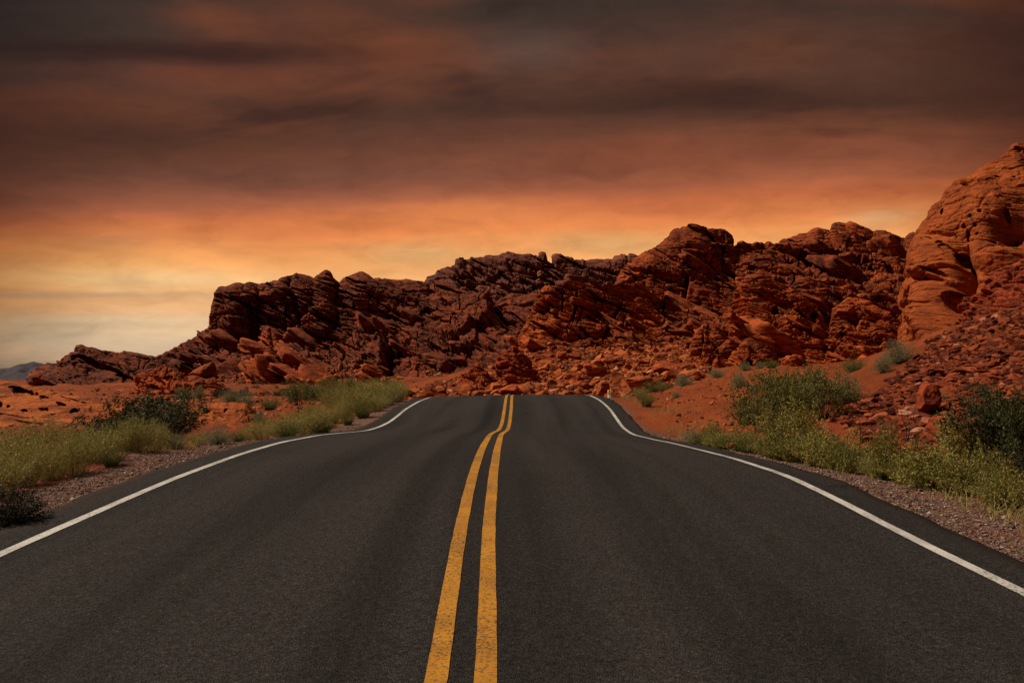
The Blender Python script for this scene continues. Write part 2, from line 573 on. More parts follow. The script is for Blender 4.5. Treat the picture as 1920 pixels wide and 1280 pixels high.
def asphalt_material():
    m, k, b = new_mat('asphalt')
    uv = k.add('ShaderNodeUVMap', uv_map='UVMap').outputs[0]
    u, v, _ = k.sep(uv)
    co = k.add('ShaderNodeTexCoord').outputs['Object']
    grain = k.noise(co, 75.0, 3, 0.7)
    grain2 = k.noise(co, 24.0, 5, 0.75)
    vo = k.voronoi(co, 110.0)
    sep = k.add('ShaderNodeSeparateColor')
    k.l.new(vo.outputs['Color'], sep.inputs[0])
    lane = k.noise(k.comb(k.math('MULTIPLY', u, 1.0), k.math('MULTIPLY', v, 0.035), 0.0), 1.6, 5, 0.55, 0.15)
    patch = k.noise(k.comb(k.math('MULTIPLY', u, 0.45), k.math('MULTIPLY', v, 0.16), 5.0), 1.0, 4, 0.55)
    c = k.mix(k.smooth(lane, 0.34, 0.66), (0.0280, 0.0250, 0.0236), (0.0430, 0.0380, 0.0354))
    c = k.mix(k.math('MULTIPLY', k.smooth(patch, 0.5, 0.68), 0.28), c, (0.0165, 0.0146, 0.0136))
    # wheel paths are polished a touch lighter
    for cx in (-2.65, -0.95, 0.95, 2.65):
        d = k.math('ABSOLUTE', k.math('SUBTRACT', u, cx + 0.0))
        wmk = k.math('MULTIPLY', k.math('SUBTRACT', 1.0, k.smooth(d, 0.12, 0.48)), 0.25)
        c = k.mix(wmk, c, (0.0580, 0.0505, 0.0460))
    # dark oily stripe left of the centre line
    d = k.math('ABSOLUTE', k.math('ADD', u, 0.62))
    c = k.mix(k.math('MULTIPLY', k.math('SUBTRACT', 1.0, k.smooth(d, 0.05, 0.3)), 0.4), c, (0.006, 0.0054, 0.0052))
    c = k.mix(0.75, c, k.ramp(sep.outputs[0], [(0.0, 0.45), (0.6, 1.0), (0.93, 1.35), (1.0, 2.3)]), 'MULTIPLY')
    c = k.mix(0.75, c, k.ramp(grain2, [(0.34, 0.5), (0.48, 0.95), (0.68, 1.4)]), 'MULTIPLY')
    c = k.mix(0.55, c, k.ramp(grain, [(0.40, 0.15), (0.52, 1.15)]), 'MULTIPLY')
    # hairline cracks
    cv = k.add('ShaderNodeVectorMath', operation='ADD')
    k.l.new(co, cv.inputs[0])
    nz = k.add('ShaderNodeTexNoise')
    k.l.new(co, nz.inputs['Vector'])
    nz.inputs['Scale'].default_value = 1.5
    nz.inputs['Detail'].default_value = 5
    k.l.new(nz.outputs['Color'], cv.inputs[1])
    ve = k.voronoi(cv.outputs[0], 0.42, 'DISTANCE_TO_EDGE')
    cr = k.math('MULTIPLY', k.math('SUBTRACT', 1.0, k.smooth(ve.outputs['Distance'], 0.002, 0.008)), k.smooth(k.noise(co, 0.35, 2), 0.60, 0.68))
    c = k.mix(k.math('MULTIPLY', cr, 0.5), c, (0.005, 0.0045, 0.0045))
    # red dust lying along the edges
    ed = k.smooth(k.math('ADD', k.math('ABSOLUTE', u), k.math('MULTIPLY', k.noise(co, 2.5, 5, 0.7), 0.6)), 4.15, 4.6)
    c = k.mix(k.math('MULTIPLY', ed, 0.6), c, (0.06, 0.036, 0.027))
    k.l.new(c, b.inputs['Base Color'])
    h = k.math('ADD', k.math('MULTIPLY', vo.outputs['Distance'], 0.5), k.math('ADD', grain2, k.math('MULTIPLY', cr, -1.0)))
    bump(k, b, h, 1.0, 0.02)
    b.inputs['Roughness'].default_value = 0.9
    b.inputs['Specular IOR Level'].default_value = 0.07
    return m


M['asphalt'] = asphalt_material()


def paint_material(name, A, B, wear):
    m, k, b = new_mat(name)
    co = k.add('ShaderNodeTexCoord').outputs['Object']
    n1 = k.noise(co, 52.0, 4, 0.72)
    n2 = k.noise(co, 3.0, 4, 0.6)
    n3 = k.noise(co, 0.5, 3, 0.6)
    c = k.mix(k.smooth(n2, 0.35, 0.65), A, B)
    w = k.smooth(k.math('ADD', n1, k.math('MULTIPLY', k.math('SUBTRACT', n3, 0.5), 0.35)), 0.475 - wear, 0.40 - wear)
    c = k.mix(k.math('MULTIPLY', w, 0.75), c, (0.03, 0.026, 0.023))
    k.l.new(c, b.inputs['Base Color'])
    bump(k, b, n1, 0.7, 0.008)
    b.inputs['Roughness'].default_value = 0.7
    return m


M['white_paint'] = paint_material('white_road_paint', (0.50, 0.475, 0.435), (0.36, 0.34, 0.31), 0.0)
M['yellow_paint'] = paint_material('yellow_road_paint', (0.44, 0.190, 0.013), (0.32, 0.135, 0.012), 0.0)

M['dry'] = leaf_mat('dry_brush_leaf', (0.36, 0.305, 0.075), (0.17, 0.165, 0.038))
M['dry2'] = leaf_mat('pale_seed_leaf', (0.46, 0.37, 0.14), (0.30, 0.25, 0.09))
M['mallow'] = leaf_mat('mallow_leaf', (0.36, 0.29, 0.065), (0.12, 0.115, 0.026))
M['sage'] = leaf_mat('sage_leaf', (0.27, 0.25, 0.13), (0.14, 0.14, 0.07))
M['green'] = leaf_mat('green_brush_leaf', (0.19, 0.175, 0.036), (0.09, 0.095, 0.02))
M['creosote'] = leaf_mat('creosote_leaf', (0.070, 0.073, 0.014), (0.022, 0.026, 0.006), 0.2)
M['juniper'] = leaf_mat('dark_shrub_leaf', (0.018, 0.024, 0.008), (0.008, 0.012, 0.004), 0.15)
M['scrub'] = leaf_mat('scrub_leaf', (0.085, 0.082, 0.042), (0.045, 0.048, 0.022))
M['twig'] = plain_mat('twig_bark', (0.075, 0.05, 0.032), 0.85, 20, 0.5)
M['deadwood'] = plain_mat('bleached_wood', (0.34, 0.28, 0.22), 0.85, 12, 0.4)
M['petal_o'] = plain_mat('orange_petal', (0.55, 0.10, 0.02), 0.7)
M['petal_y'] = plain_mat('yellow_petal', (0.65, 0.50, 0.02), 0.7)
M['post_white'] = plain_mat('post_white_paint', (0.74, 0.72, 0.66), 0.5, 15, 0.2)
M['amber'] = plain_mat('amber_reflector', (0.75, 0.38, 0.03), 0.25)

# ------------------------------------------------------------------ road profile
_Z = np.array([-30, -10, 3.85, 6.5, 8.5, 9.5, 11.5, 13.5, 15.5, 17.5, 19.5, 21.5, 23, 24.5, 26, 28, 30, 32, 35.5, 39, 43, 48, 54, 62, 75])
_ZL = np.array([0, 0, 0, .035, .060, .056, .02, -.07, -.21, -.385, -.57, -.745, -.82, -.835, -.80, -.735, -.735, -.76, -.855, -1.06, -1.45, -2.1, -2.9, -3.6, -4.2])
_ZR = np.array([0, 0, 0, .030, .065, .055, -.06, -.204, -.36, -.53, -.71, -.885, -.97, -.99, -.90, -.755, -.685, -.67, -.765, -.97, -1.37, -2.05, -2.9, -3.6, -4.2])
_XZ = np.array([-30, -10, 3.85, 6.5, 9.5, 13.5, 17.5, 19.5, 21.5, 24, 28, 35.5, 43, 54, 62, 75])
_XX = np.array([.30, -.0, -.24, -.31, -.335, -.345, -.36, -.335, -.26, -.20, -.14, -.12, .1, 1.4, 4.0, 11.0])
_fz = np.linspace(-30, 75, 2101)


def _smooth(zs, vs, w):
    v = np.interp(_fz, zs, vs)
    ker = np.hanning(w)
    ker /= ker.sum()
    return np.convolve(np.pad(v, w // 2, mode='edge'), ker, mode='valid')[:len(_fz)]


_fl, _fr, _fx = _smooth(_Z, _ZL, 41), _smooth(_Z, _ZR, 41), _smooth(_XZ, _XX, 61)
HALF = 3.6
PAVE = 4.1
CROWN = 0.055


def road_x(y):
    return np.interp(y, _fz, _fx)


def road_z(y, u):
    """height of the asphalt at distance y and lateral offset u from the centre line"""
    l, r = np.interp(y, _fz, _fl), np.interp(y, _fz, _fr)
    t = (u / HALF + 1) / 2
    return l + (r - l) * np.clip(t, -0.1, 1.1) + CROWN * (1 - np.minimum((u / HALF) ** 2, 1.5))


def build_road():
    ys = np.concatenate([np.arange(-12, 45, 0.14), np.arange(45, 62, 0.4)])
    us = np.linspace(-1, 1, 61)
    V, UV = [], []
    pts = np.stack([ys * 1.9, ys * 0, ys * 0], 1)
    jl = 0.06 * fbm(pts + 3.3, 4, 5)
    jr = 0.06 * fbm(pts + 9.9, 4, 6)
    U = us[None, :] * PAVE + np.where(us[None, :] < -0.9, jl[:, None] - 0.04, 0) + np.where(us[None, :] > 0.9, jr[:, None] + 0.02, 0)
    Y = np.repeat(ys[:, None], len(us), 1)
    q = np.stack([U.ravel() * 0.6, Y.ravel() * 0.35, U.ravel() * 0], 1)
    Z = road_z(Y, U) + (0.006 * fbm(q, 3, 8)).reshape(Y.shape)
    # ragged dropped edge
    X = road_x(Y) + U
    V = np.stack([X, Y, Z], -1)
    lo_l = V[:, :1].copy(); lo_l[..., 2] -= 0.16; lo_l[..., 0] -= 0.04
    lo_r = V[:, -1:].copy(); lo_r[..., 2] -= 0.16; lo_r[..., 0] += 0.04
    V = np.concatenate([lo_l, V, lo_r], 1)
    U = np.concatenate([U[:, :1], U, U[:, -1:]], 1)
    Y = np.concatenate([Y[:, :1], Y, Y[:, -1:]], 1)
    nu, nv = V.shape[:2]
    f = grid_faces(nu, nv)[:, ::-1]
    me = mesh_from('road', V.reshape(-1, 3), f, M['asphalt'], uv=np.stack([U.ravel(), Y.ravel()], 1))
    road = tag(obj('road', me), 'dark asphalt two-lane road dipping and rising to a crest', kind='structure')

    def line(name, uc, width, mat, seed, wob):
        yy = np.concatenate([np.arange(-11.5, 45, 0.07), np.arange(45, 61, 0.4)])
        p = np.stack([yy * 5.0, yy * 0 + seed, yy * 0], 1)
        a = uc - width / 2 + wob * fbm(p, 3, seed) + 0.004 * fbm(p * 0.08, 2, seed + 3)
        c = uc + width / 2 + wob * fbm(p + 50, 3, seed) + 0.004 * fbm(p * 0.08, 2, seed + 3)
        rows = []
        for t in (0, 0.25, 0.5, 0.75, 1):
            u = a + (c - a) * t
            q = np.stack([u * 0.6, yy * 0.35, u * 0], 1)
            rows.append(np.stack([road_x(yy) + u, yy, road_z(yy, u) + 0.006 * fbm(q, 3, 8) + 0.005], 1))
        V = np.stack(rows, 1)
        me = mesh_from(name, V.reshape(-1, 3), grid_faces(V.shape[0], 5)[:, ::-1], mat)
        return obj(name, me, road)
    line('edge_line', -HALF, 0.105, M['white_paint'], 3, 0.0025)
    line('edge_line', HALF, 0.105, M['white_paint'], 4, 0.0025)
    line('centre_line', -0.118, 0.108, M['yellow_paint'], 5, 0.002)
    line('centre_line', 0.118, 0.108, M['yellow_paint'], 6, 0.002)


build_road()

# ------------------------------------------------------------------ terrain
CTRL = [(-300, 1000, 7), (250, 845, 12.5), (400, 832, 14.5), (480, 826, 15.5), (530, 818, 17), (600, 808, 20), (680, 797, 24), (735, 772, 30),
        (100, 838, 20), (0, 850, 18), (-200, 850, 18), (300, 800, 22), (420, 795, 22), (420, 765, 32), (500, 775, 28), (560, 762, 34), (480, 748, 45), (400, 745, 55), (330, 742, 65), (600, 742, 50),
        (330, 722, 100), (500, 718, 105), (600, 722, 95), (250, 742, 70), (150, 745, 75), (0, 740, 90), (-200, 740, 90), (640, 752, 44), (750, 746, 48), (760, 738, 68),
        (800, 742, 56), (960, 742, 56), (1100, 742, 56), (860, 728, 66), (960, 720, 66), (960, 690, 76), (1000, 652, 92), (1100, 705, 68), (1100, 662, 84), (1200, 695, 68), (1200, 655, 86), (1300, 700, 56), (1300, 668, 72), (1240, 662, 86),
        (700, 735, 82), (800, 730, 86), (860, 705, 92), (930, 692, 94),
        (1160, 744, 37), (1190, 742, 40), (1240, 777, 27), (1200, 757, 32), (1230, 742, 37), (1300, 805, 20.5), (1400, 850, 14), (1500, 885, 11.5), (1640, 918, 9.5), (1800, 950, 8), (1920, 990, 7), (2150, 1000, 6.6),
        (1320, 752, 30), (1300, 722, 40), (1400, 698, 44), (1480, 800, 19), (1520, 708, 36), (1600, 772, 20), (1650, 742, 21), (1700, 690, 26), (1700, 645, 36), (1600, 702, 34), (1560, 692, 48),
        (1750, 790, 15.5), (1850, 785, 13.5), (1920, 770, 13), (1920, 700, 16), (1850, 705, 18), (1800, 650, 25), (1760, 620, 33), (1920, 640, 20), (1920, 575, 26), (1850, 605, 28), (2150, 560, 20), (2150, 700, 12), (2400, 500, 22), (1850, 865, 10.8), (1920, 900, 9.2), (2150, 860, 8),
        (2000, 600, 40), (1720, 650, 50), (2400, 560, 50), (1400, 690, 70), (1560, 690, 70)]
_C = [P(*c) for c in CTRL]
for y in (-15, -8, 2, 5, 8, 11, 14, 17, 20, 23, 26, 29, 32, 35, 39, 44, 50):
    for sgn in (-1, 1):
        for off, dz in ((4.3, -0.10), (5.4, -0.16)):
            _C.append(np.array([float(road_x(y)) + sgn * off, y, float(road_z(y, sgn * 3.6)) + dz - 0.0]))
for y in (-15, -8, 2):
    for x in (-40, -15, 15, 40):
        _C.append(np.array([x, y, -0.3]))
for y, z in ((150, -5.9), (260, -11.4), (600, -28.5), (1500, -73.7), (4500, -224)):
    for u in (-1.5, -0.9, -0.45, 0, 0.45, 0.9, 1.5):
        _C.append(np.array([u * y, y, z]))
_C = np.array(_C)


def _warp(x, y):
    yy = np.maximum(y, -9.0) + 12.0
    return np.stack([np.clip(x / yy, -3, 3) * 1.3, np.log(yy)], -1)


_CW = _warp(_C[:, 0], _C[:, 1])
_D = np.linalg.norm(_CW[:, None] - _CW[None], axis=-1)
_n = len(_C)
_A = np.zeros((_n + 1, _n + 1))
_A[:_n, :_n] = -_D + np.eye(_n) * 0.004
_A[:_n, _n] = 1
_A[_n, :_n] = 1
_W = np.linalg.solve(_A, np.append(_C[:, 2], 0))


def ground_z(x, y, detail=True):
    x = np.atleast_1d(np.asarray(x, float)).ravel()
    y = np.atleast_1d(np.asarray(y, float)).ravel()
    z = np.empty(len(x))
    w = _warp(x, y)
    for s in range(0, len(x), 20000):
        d = np.linalg.norm(w[s:s + 20000, None] - _CW[None], axis=-1)
        z[s:s + 20000] = -d @ _W[:_n] + _W[_n]
    u = x - road_x(y)
    au = np.abs(u)
    on = y < 61
    dist = np.where(on, au - PAVE, 20.0)
    if detail:
        q = np.stack([x, y, x * 0], 1)
        yy = np.maximum(y, 0)
        amp = sstep(0.2, 3.0, dist)
        z = z + amp * (0.10 * fbm(q / 1.7, 4, 71) + 0.05 * fbm(q / 0.4, 3, 72) + 0.35 * sstep(35, 80, yy) * fbm(q / 6.0, 4, 73))
    zr = road_z(y, np.clip(u, -PAVE, PAVE)) - 0.05 - np.clip(dist, 0, 2) * 0.06
    far = sstep(45.0, 60.0, y)
    t = np.maximum(sstep(0.0, 1.6, dist), far)
    z = np.where(on, zr * (1 - t) + z * t, z)
    low = road_z(y, np.clip(u, -PAVE, PAVE)) - 0.09
    z = np.where(on & (dist < 0.03) & (far < 0.02), low, z)
    return z


def build_ground():
    nv_, nu_ = 760, 640
    v = np.linspace(math.log(3.2), math.log(4500), nv_)
    y = np.exp(v) - 12.0
    s = np.linspace(-1, 1, nu_)
    u = np.sign(s) * (0.75 * np.abs(s) + 1.15 * np.abs(s) ** 3)
    Y = np.repeat(y[:, None], nu_, 1)
    X = u[None, :] * (Y + 12.0)
    Z = ground_z(X, Y).reshape(X.shape)
    V = np.stack([X, Y, Z], -1).reshape(-1, 3)
    rd = np.where(Y < 61, np.abs(X - road_x(Y)) - PAVE + np.where(X > road_x(Y), 1.1 * sstep(14, 22, Y), 0.35 * sstep(18, 28, Y)), 20.0).ravel()
    me = mesh_from('ground', V, grid_faces(nv_, nu_)[:, ::-1], M['ground'], attrs={'road_dist': rd})
    tag(obj('ground', me), 'red desert ground with pinkish gravel shoulders beside the road', kind='structure')


build_ground()

_bm = bmesh.new()
bmesh.ops.create_icosphere(_bm, subdivisions=5, radius=1)
ICO5 = (np.array([v.co[:] for v in _bm.verts]), np.array([[v.index for v in f.verts] for f in _bm.faces]))
_bm.free()
_bm = bmesh.new()
bmesh.ops.create_icosphere(_bm, subdivisions=4, radius=1)
ICO4 = (np.array([v.co[:] for v in _bm.verts]), np.array([[v.index for v in f.verts] for f in _bm.faces]))
_bm.free()
_bm = bmesh.new()
bmesh.ops.create_icosphere(_bm, subdivisions=3, radius=1)
ICO3 = (np.array([v.co[:] for v in _bm.verts]), np.array([[v.index for v in f.verts] for f in _bm.faces]))
_bm.free()
_bm = bmesh.new()
bmesh.ops.create_icosphere(_bm, subdivisions=2, radius=1)
ICO2 = (np.array([v.co[:] for v in _bm.verts]), np.array([[v.index for v in f.verts] for f in _bm.faces]))
_bm.free()


def rock_verts(base, seed, cuts=9, lo=0.45, hi=0.85, rough=0.08, boxy=0.6):
    r = np.random.default_rng(seed)
    v = base.copy()
    # boxy start
    m = np.max(np.abs(v), axis=1, keepdims=True)
    v = v * (1 - boxy) + boxy * v / m * 0.8
    dirs = r.normal(size=(cuts, 3))
    dirs /= np.linalg.norm(dirs, axis=1, keepdims=True)
    for d in dirs:
        h = r.uniform(lo, hi)
        t = v @ d
        over = np.maximum(t - h, 0)
        v = v - over[:, None] * d[None] * 0.93
    if rough:
        n = v / np.linalg.norm(v, axis=1, keepdims=True)
        v = v + n * (rough * fbm(v * 2.1 + seed, 4, seed))[:, None]
        q = v[:, 2] * 5 + 0.7 * vnoise(v * 1.6, seed)
        v = v + n * (0.03 * np.abs(np.sin(q * 1.8)))[:, None]
    v[:, 2] -= v[:, 2].min()
    v[:, :2] -= (v[:, :2].max(0) + v[:, :2].min(0)) / 2
    v /= np.array([v[:, 0].max(), v[:, 1].max(), v[:, 2].max() / 2])     # unit half width, height 2
    return v


PLATES = []


def slab_plates(p2, tl, seed, dip, n, size, vlo, vhi):
    """angular bedding blocks that jut from a rock body, part of its own surface"""
    if not PLATES:
        for i in range(14):
            q = rock_verts(ICO4[0], 900 + i, cuts=8, lo=0.55, hi=0.95, rough=0.05, boxy=0.88)
            m = q * np.array([1.0, 0.7, 0.28])
            nn = m - np.array([0, 0, 0.28])
            nn /= np.linalg.norm(nn, axis=1, keepdims=True) + 1e-9
            nn *= np.array([1, 1, 0.5])
            m = m + nn * (rock_disp(m + i * 3.7, 0.15, 40 + i, 0, 0.8, 0.9, 0.8) * 0.8)[:, None]
            PLATES.append(m / np.array([1.0, 0.7, 0.28]))
    r = np.random.default_rng(seed + 5)
    ok = np.where((tl > vlo) & (tl < vhi))[0]
    Vs, Fs, off = [], [], 0
    for i in range(n):
        c = p2[ok[r.integers(0, len(ok))]]
        L = size * float(np.clip(r.lognormal(0, 0.55), 0.4, 2.6))
        sc = np.array([L, L * r.uniform(0.5, 1.0), L * r.uniform(0.22, 0.62) * 0.5])
        v = PLATES[i % 14] * sc
        v[:, 2] -= sc[2]
        th = math.radians(dip + r.normal(0, 9))
        ya = r.normal(0, 0.35)
        lean = r.normal(0.12, 0.12)
        R = Matrix.Rotation(ya, 3, 'Z') @ Matrix.Rotation(th, 3, 'Y') @ Matrix.Rotation(lean, 3, 'X')
        v = v @ np.array(R).T
        Vs.append(v + c + np.array([0, L * 0.34, -0.14 * L]))
        Fs.append(ICO4[1] + off)
        off += len(v)
    return np.concatenate(Vs), np.concatenate(Fs)


def in_poly(px, py, poly):
    c = False
    j = len(poly) - 1
    for i in range(len(poly)):
        (xi, yi), (xj, yj) = poly[i], poly[j]
        if ((yi > py) != (yj > py)) and (px < (xj - xi) * (py - yi) / (yj - yi) + xi):
            c = not c
        j = i
    return c


# ------------------------------------------------------------------ rock masses
SURF = {}       # name -> (vertices, normals, v) of front faces, to lay rubble on


def massif(name, label, cat, mat, lines, S=0.7, big=0.0, nu=400, nv=200, back=None, seed=1, dip=28, rough=None, blocks=1.0, beds=1.0,
           fine=1.0, crest_keep=0.45, holes=(), bumps=(), kind=None, group=None, key=None, sink=1.5, bigw=0.75, plates=None, pin=0.5, clefts=None):
    """a closed rock body lofted through traced levels (crest first, foot last), with its own back and flanks"""
    L = [resample(l, nu) for l in lines]
    K = len(L)
    lev = []
    for l in L:
        lev.append(np.stack([(l[:, 0] - 960) / F * l[:, 2], l[:, 2], EYE - (l[:, 1] - 640) / F * l[:, 2]], 1))
    depth = np.mean(lev[-1][:, 1])
    thick = back if back else 0.12 * depth
    foot = lev[-1].copy()
    foot[:, 2] -= sink
    foot[:, 1] -= 0.3
    lev.append(foot)
    # share rows among the levels by their length
    seg = [np.mean(np.linalg.norm(lev[i + 1] - lev[i], axis=1)) for i in range(len(lev) - 1)]
    # back: down from the crest behind
    def recede(g, dy):
        h = g.copy()
        h[:, 0] *= (g[:, 1] + dy) / g[:, 1]
        h[:, 1] += dy
        return h
    b1 = recede(lev[0], thick * 0.35)
    b1[:, 2] -= 0.15 * thick
    b2 = recede(lev[0], thick)
    b2[:, 2] = np.minimum(lev[-1][:, 2], lev[0][:, 2] - 1) - 0.1 * thick
    full = [b2, b1] + lev
    segs = [np.mean(np.linalg.norm(full[i + 1] - full[i], axis=1)) for i in range(len(full) - 1)]
    nb = max(14, nv // 8)
    t_nodes = [0, nb * 0.6, nb]
    acc = 0
    for sg in seg:
        acc += sg
        t_nodes.append(nb + acc / sum(seg) * (nv - 1))
    t_nodes = np.array(t_nodes)
    tt = np.arange(nb + nv)
    A = np.stack(full, 0)                      # levels, nu, 3
    G = np.empty((nu, len(tt), 3))
    for c in range(3):
        for i in range(nu):
            G[i, :, c] = np.interp(tt, t_nodes, A[:, i, c])
    # round the creases between levels a little
    for _ in range(max(2, nv // 40)):
        G[:, 1:-1] = 0.25 * G[:, :-2] + 0.5 * G[:, 1:-1] + 0.25 * G[:, 2:]
    G[:, nb] = pin * lev[0] + (1 - pin) * G[:, nb]
    # flanks: wrap the two ends backwards
    def flank(g, sgn):
        out = []
        for q in (0.12, 0.35, 0.65, 1.0):
            yy = g[:, 1].max() + thick * 0.6
            h = recede(g, (yy - g[:, 1]) * q)
            h[:, 0] -= sgn * 0.06 * thick * q
            h[:, 2] -= 0.10 * thick * q
            out.append(h)
        return out
    G = np.concatenate([np.stack(flank(G[0], -1)[::-1]), G, np.stack(flank(G[-1], 1))], 0)
    n1, n2 = G.shape[:2]
    du = np.gradient(G, axis=0)
    dv = np.gradient(G, axis=1)
    N = np.cross(dv, du)
    N /= np.linalg.norm(N, axis=-1, keepdims=True) + 1e-9
    # orient towards the viewer on the front
    if N[n1 // 2, nb + nv // 2, 1] > 0:
        N = -N
    for _ in range(45):
        N[1:-1] = 0.25 * N[:-2] + 0.5 * N[1:-1] + 0.25 * N[2:]
        N[:, 1:-1] = 0.25 * N[:, :-2] + 0.5 * N[:, 1:-1] + 0.25 * N[:, 2:]
    N /= np.linalg.norm(N, axis=-1, keepdims=True) + 1e-9
    p = G.reshape(-1, 3)
    vv = np.tile(tt, n1)
    tl = (vv - nb) / (nv - 1)                  # 0 crest .. 1 foot, negative behind
    d = rock_disp(p, S, seed, dip, blocks, beds, fine)
    if big:
        d += rock_disp(p, big, seed + 77, dip, 1.0, 0.5, 0.6) * bigw
    w = np.ones(len(p))
    if rough is not None:
        xs, ys = zip(*rough)
        w = np.interp(tl, xs, ys)
    w *= np.interp(np.abs(tl), [0, 0.10], [crest_keep, 1.0])
    d *= w
    pit = np.zeros(len(p))
    # dents and swellings given where they sit on the rock, in metres of relief
    if clefts:
        cr = np.random.default_rng(seed + 9)
        n_c, poly, dep_c = clefts
        holes = list(holes)
        while n_c:
            hx, hy = cr.uniform(min(q[0] for q in poly), max(q[0] for q in poly)), cr.uniform(min(q[1] for q in poly), max(q[1] for q in poly))
            if not in_poly(hx, hy, poly):
                continue
            n_c -= 1
            if cr.random() < 0.72:
                holes.append((hx, hy, cr.uniform(18, 62), cr.uniform(1.3, 3.0), dip + cr.normal(0, 4), dep_c * cr.uniform(0.6, 1.4)))
            else:
                holes.append((hx, hy, cr.uniform(1.2, 2.6), cr.uniform(10, 30), cr.normal(12, 10), dep_c * cr.uniform(0.6, 1.2)))
    if holes or bumps:
        px = 960 + F * p[:, 0] / p[:, 1]
        py = 640 + F * (EYE - p[:, 2]) / p[:, 1]
        front = (tl > -0.02)
        for (hx, hy, rx, ry, ang, dep) in holes:
            ca, sa = math.cos(math.radians(ang)), math.sin(math.radians(ang))
            reach = 1.5 * max(rx, ry)
            near = np.where(front & (np.abs(px - hx) < reach) & (np.abs(py - hy) < reach))[0]
            if not len(near):
                continue
            qx, qy = px[near], py[near]
            ex = ((qx - hx) * ca + (qy - hy) * sa) / rx
            ey = (-(qx - hx) * sa + (qy - hy) * ca) / ry
            wob = 0.10 * fbm(np.stack([qx / 9, qy / 6, qx * 0 + hx], 1), 2, 5)
            r = np.sqrt(ex ** 2 + ey ** 2) + wob
            pit[near] += dep * (1 - sstep(0.70, 1.06, r))
        for (hx, hy, rx, ry, amp) in bumps:
            d += front * amp * np.exp(-((px - hx) / rx) ** 2 - ((py - hy) / ry) ** 2)
    inward = p * np.array([1, 1, 0]) / (np.linalg.norm(p[:, :2], axis=1, keepdims=True) + 1e-9)
    inward[:, 2] = (p[:, 2] - EYE) / np.linalg.norm(p[:, :2], axis=1)
    D = N.reshape(-1, 3) * np.array([1, 1, 0.5])
    D /= np.linalg.norm(D, axis=1, keepdims=True) + 1e-9
    p2 = p + D * d[:, None] + inward * pit[:, None]
    org = np.array([p2[:, 0].mean(), p2[:, 1].min(), lev[-2][:, 2].min()])
    VV, FF = p2, [grid_faces(n1, n2)]
    if plates:
        pv, pf = slab_plates(p2, tl, seed, dip, *plates)
        FF.append(pf + len(VV))
        VV = np.concatenate([VV, pv])
    me = mesh_from(name, VV - org, FF, mat)
    o = obj(name, me, loc=org)
    tag(o, label, cat, group, kind)
    SURF[key or label] = (p2.reshape(n1, n2, 3), N, tl.reshape(n1, n2))
    return o


# --- distant hill
massif('hill', 'low grey-purple hill on the far horizon at the left', None, M['hill'],
       [ln([(-500, 705), (-300, 680), (-150, 698), (-60, 692), (0, 690), (18, 687), (35, 681), (62, 676), (80, 680), (95, 686), (110, 684), (130, 690), (160, 700), (220, 706), (300, 704)], 1500),
        ln([(-500, 740), (300, 740)], 1350)], S=12, nu=200, nv=60, seed=3, blocks=0.3, beds=0.2, fine=0.8, kind='structure', back=300, crest_keep=0.3)

# --- far mauve ridge in the middle
massif('rock_ridge', 'distant mauve-brown rock ridge with a narrow notch in its skyline', None, M['far'],
       [ln([(740, 560), (770, 548), (797, 524), (805, 516), (815, 514), (820, 506), (835, 500), (850, 494), (853, 484), (860, 479), (870, 480), (875, 486), (882, 479), (893, 481), (905, 480), (910, 477), (935, 479), (942, 474), (952, 473), (975, 477), (990, 476), (1008, 478), (1010, 473), (1016, 472), (1022, 474), (1026, 484), (1031, 491), (1035, 493), (1036, 477), (1040, 474), (1053, 475), (1060, 479), (1072, 480), (1080, 484), (1090, 485), (1093, 482), (1100, 486), (1130, 487), (1150, 487), (1153, 481), (1165, 476), (1172, 475), (1176, 479), (1180, 475), (1190, 477), (1205, 486), (1230, 492), (1290, 515)], 225),
        ln([(740, 580), (860, 530), (960, 525), (1100, 530), (1290, 545)], 216),
        ln([(740, 640), (1000, 630), (1290, 640)], 196)],
       S=1.1, big=3.2, bigw=0.85, blocks=0.4, beds=0.8, fine=0.5, plates=(26, 2.6, 0.15, 0.7), pin=0.9, clefts=(34, [(800, 540), (900, 490), (1150, 495), (1190, 540), (1000, 560)], 1.5), nu=560, nv=170, seed=21, kind='structure', back=40, dip=25, crest_keep=0.22, sink=16)

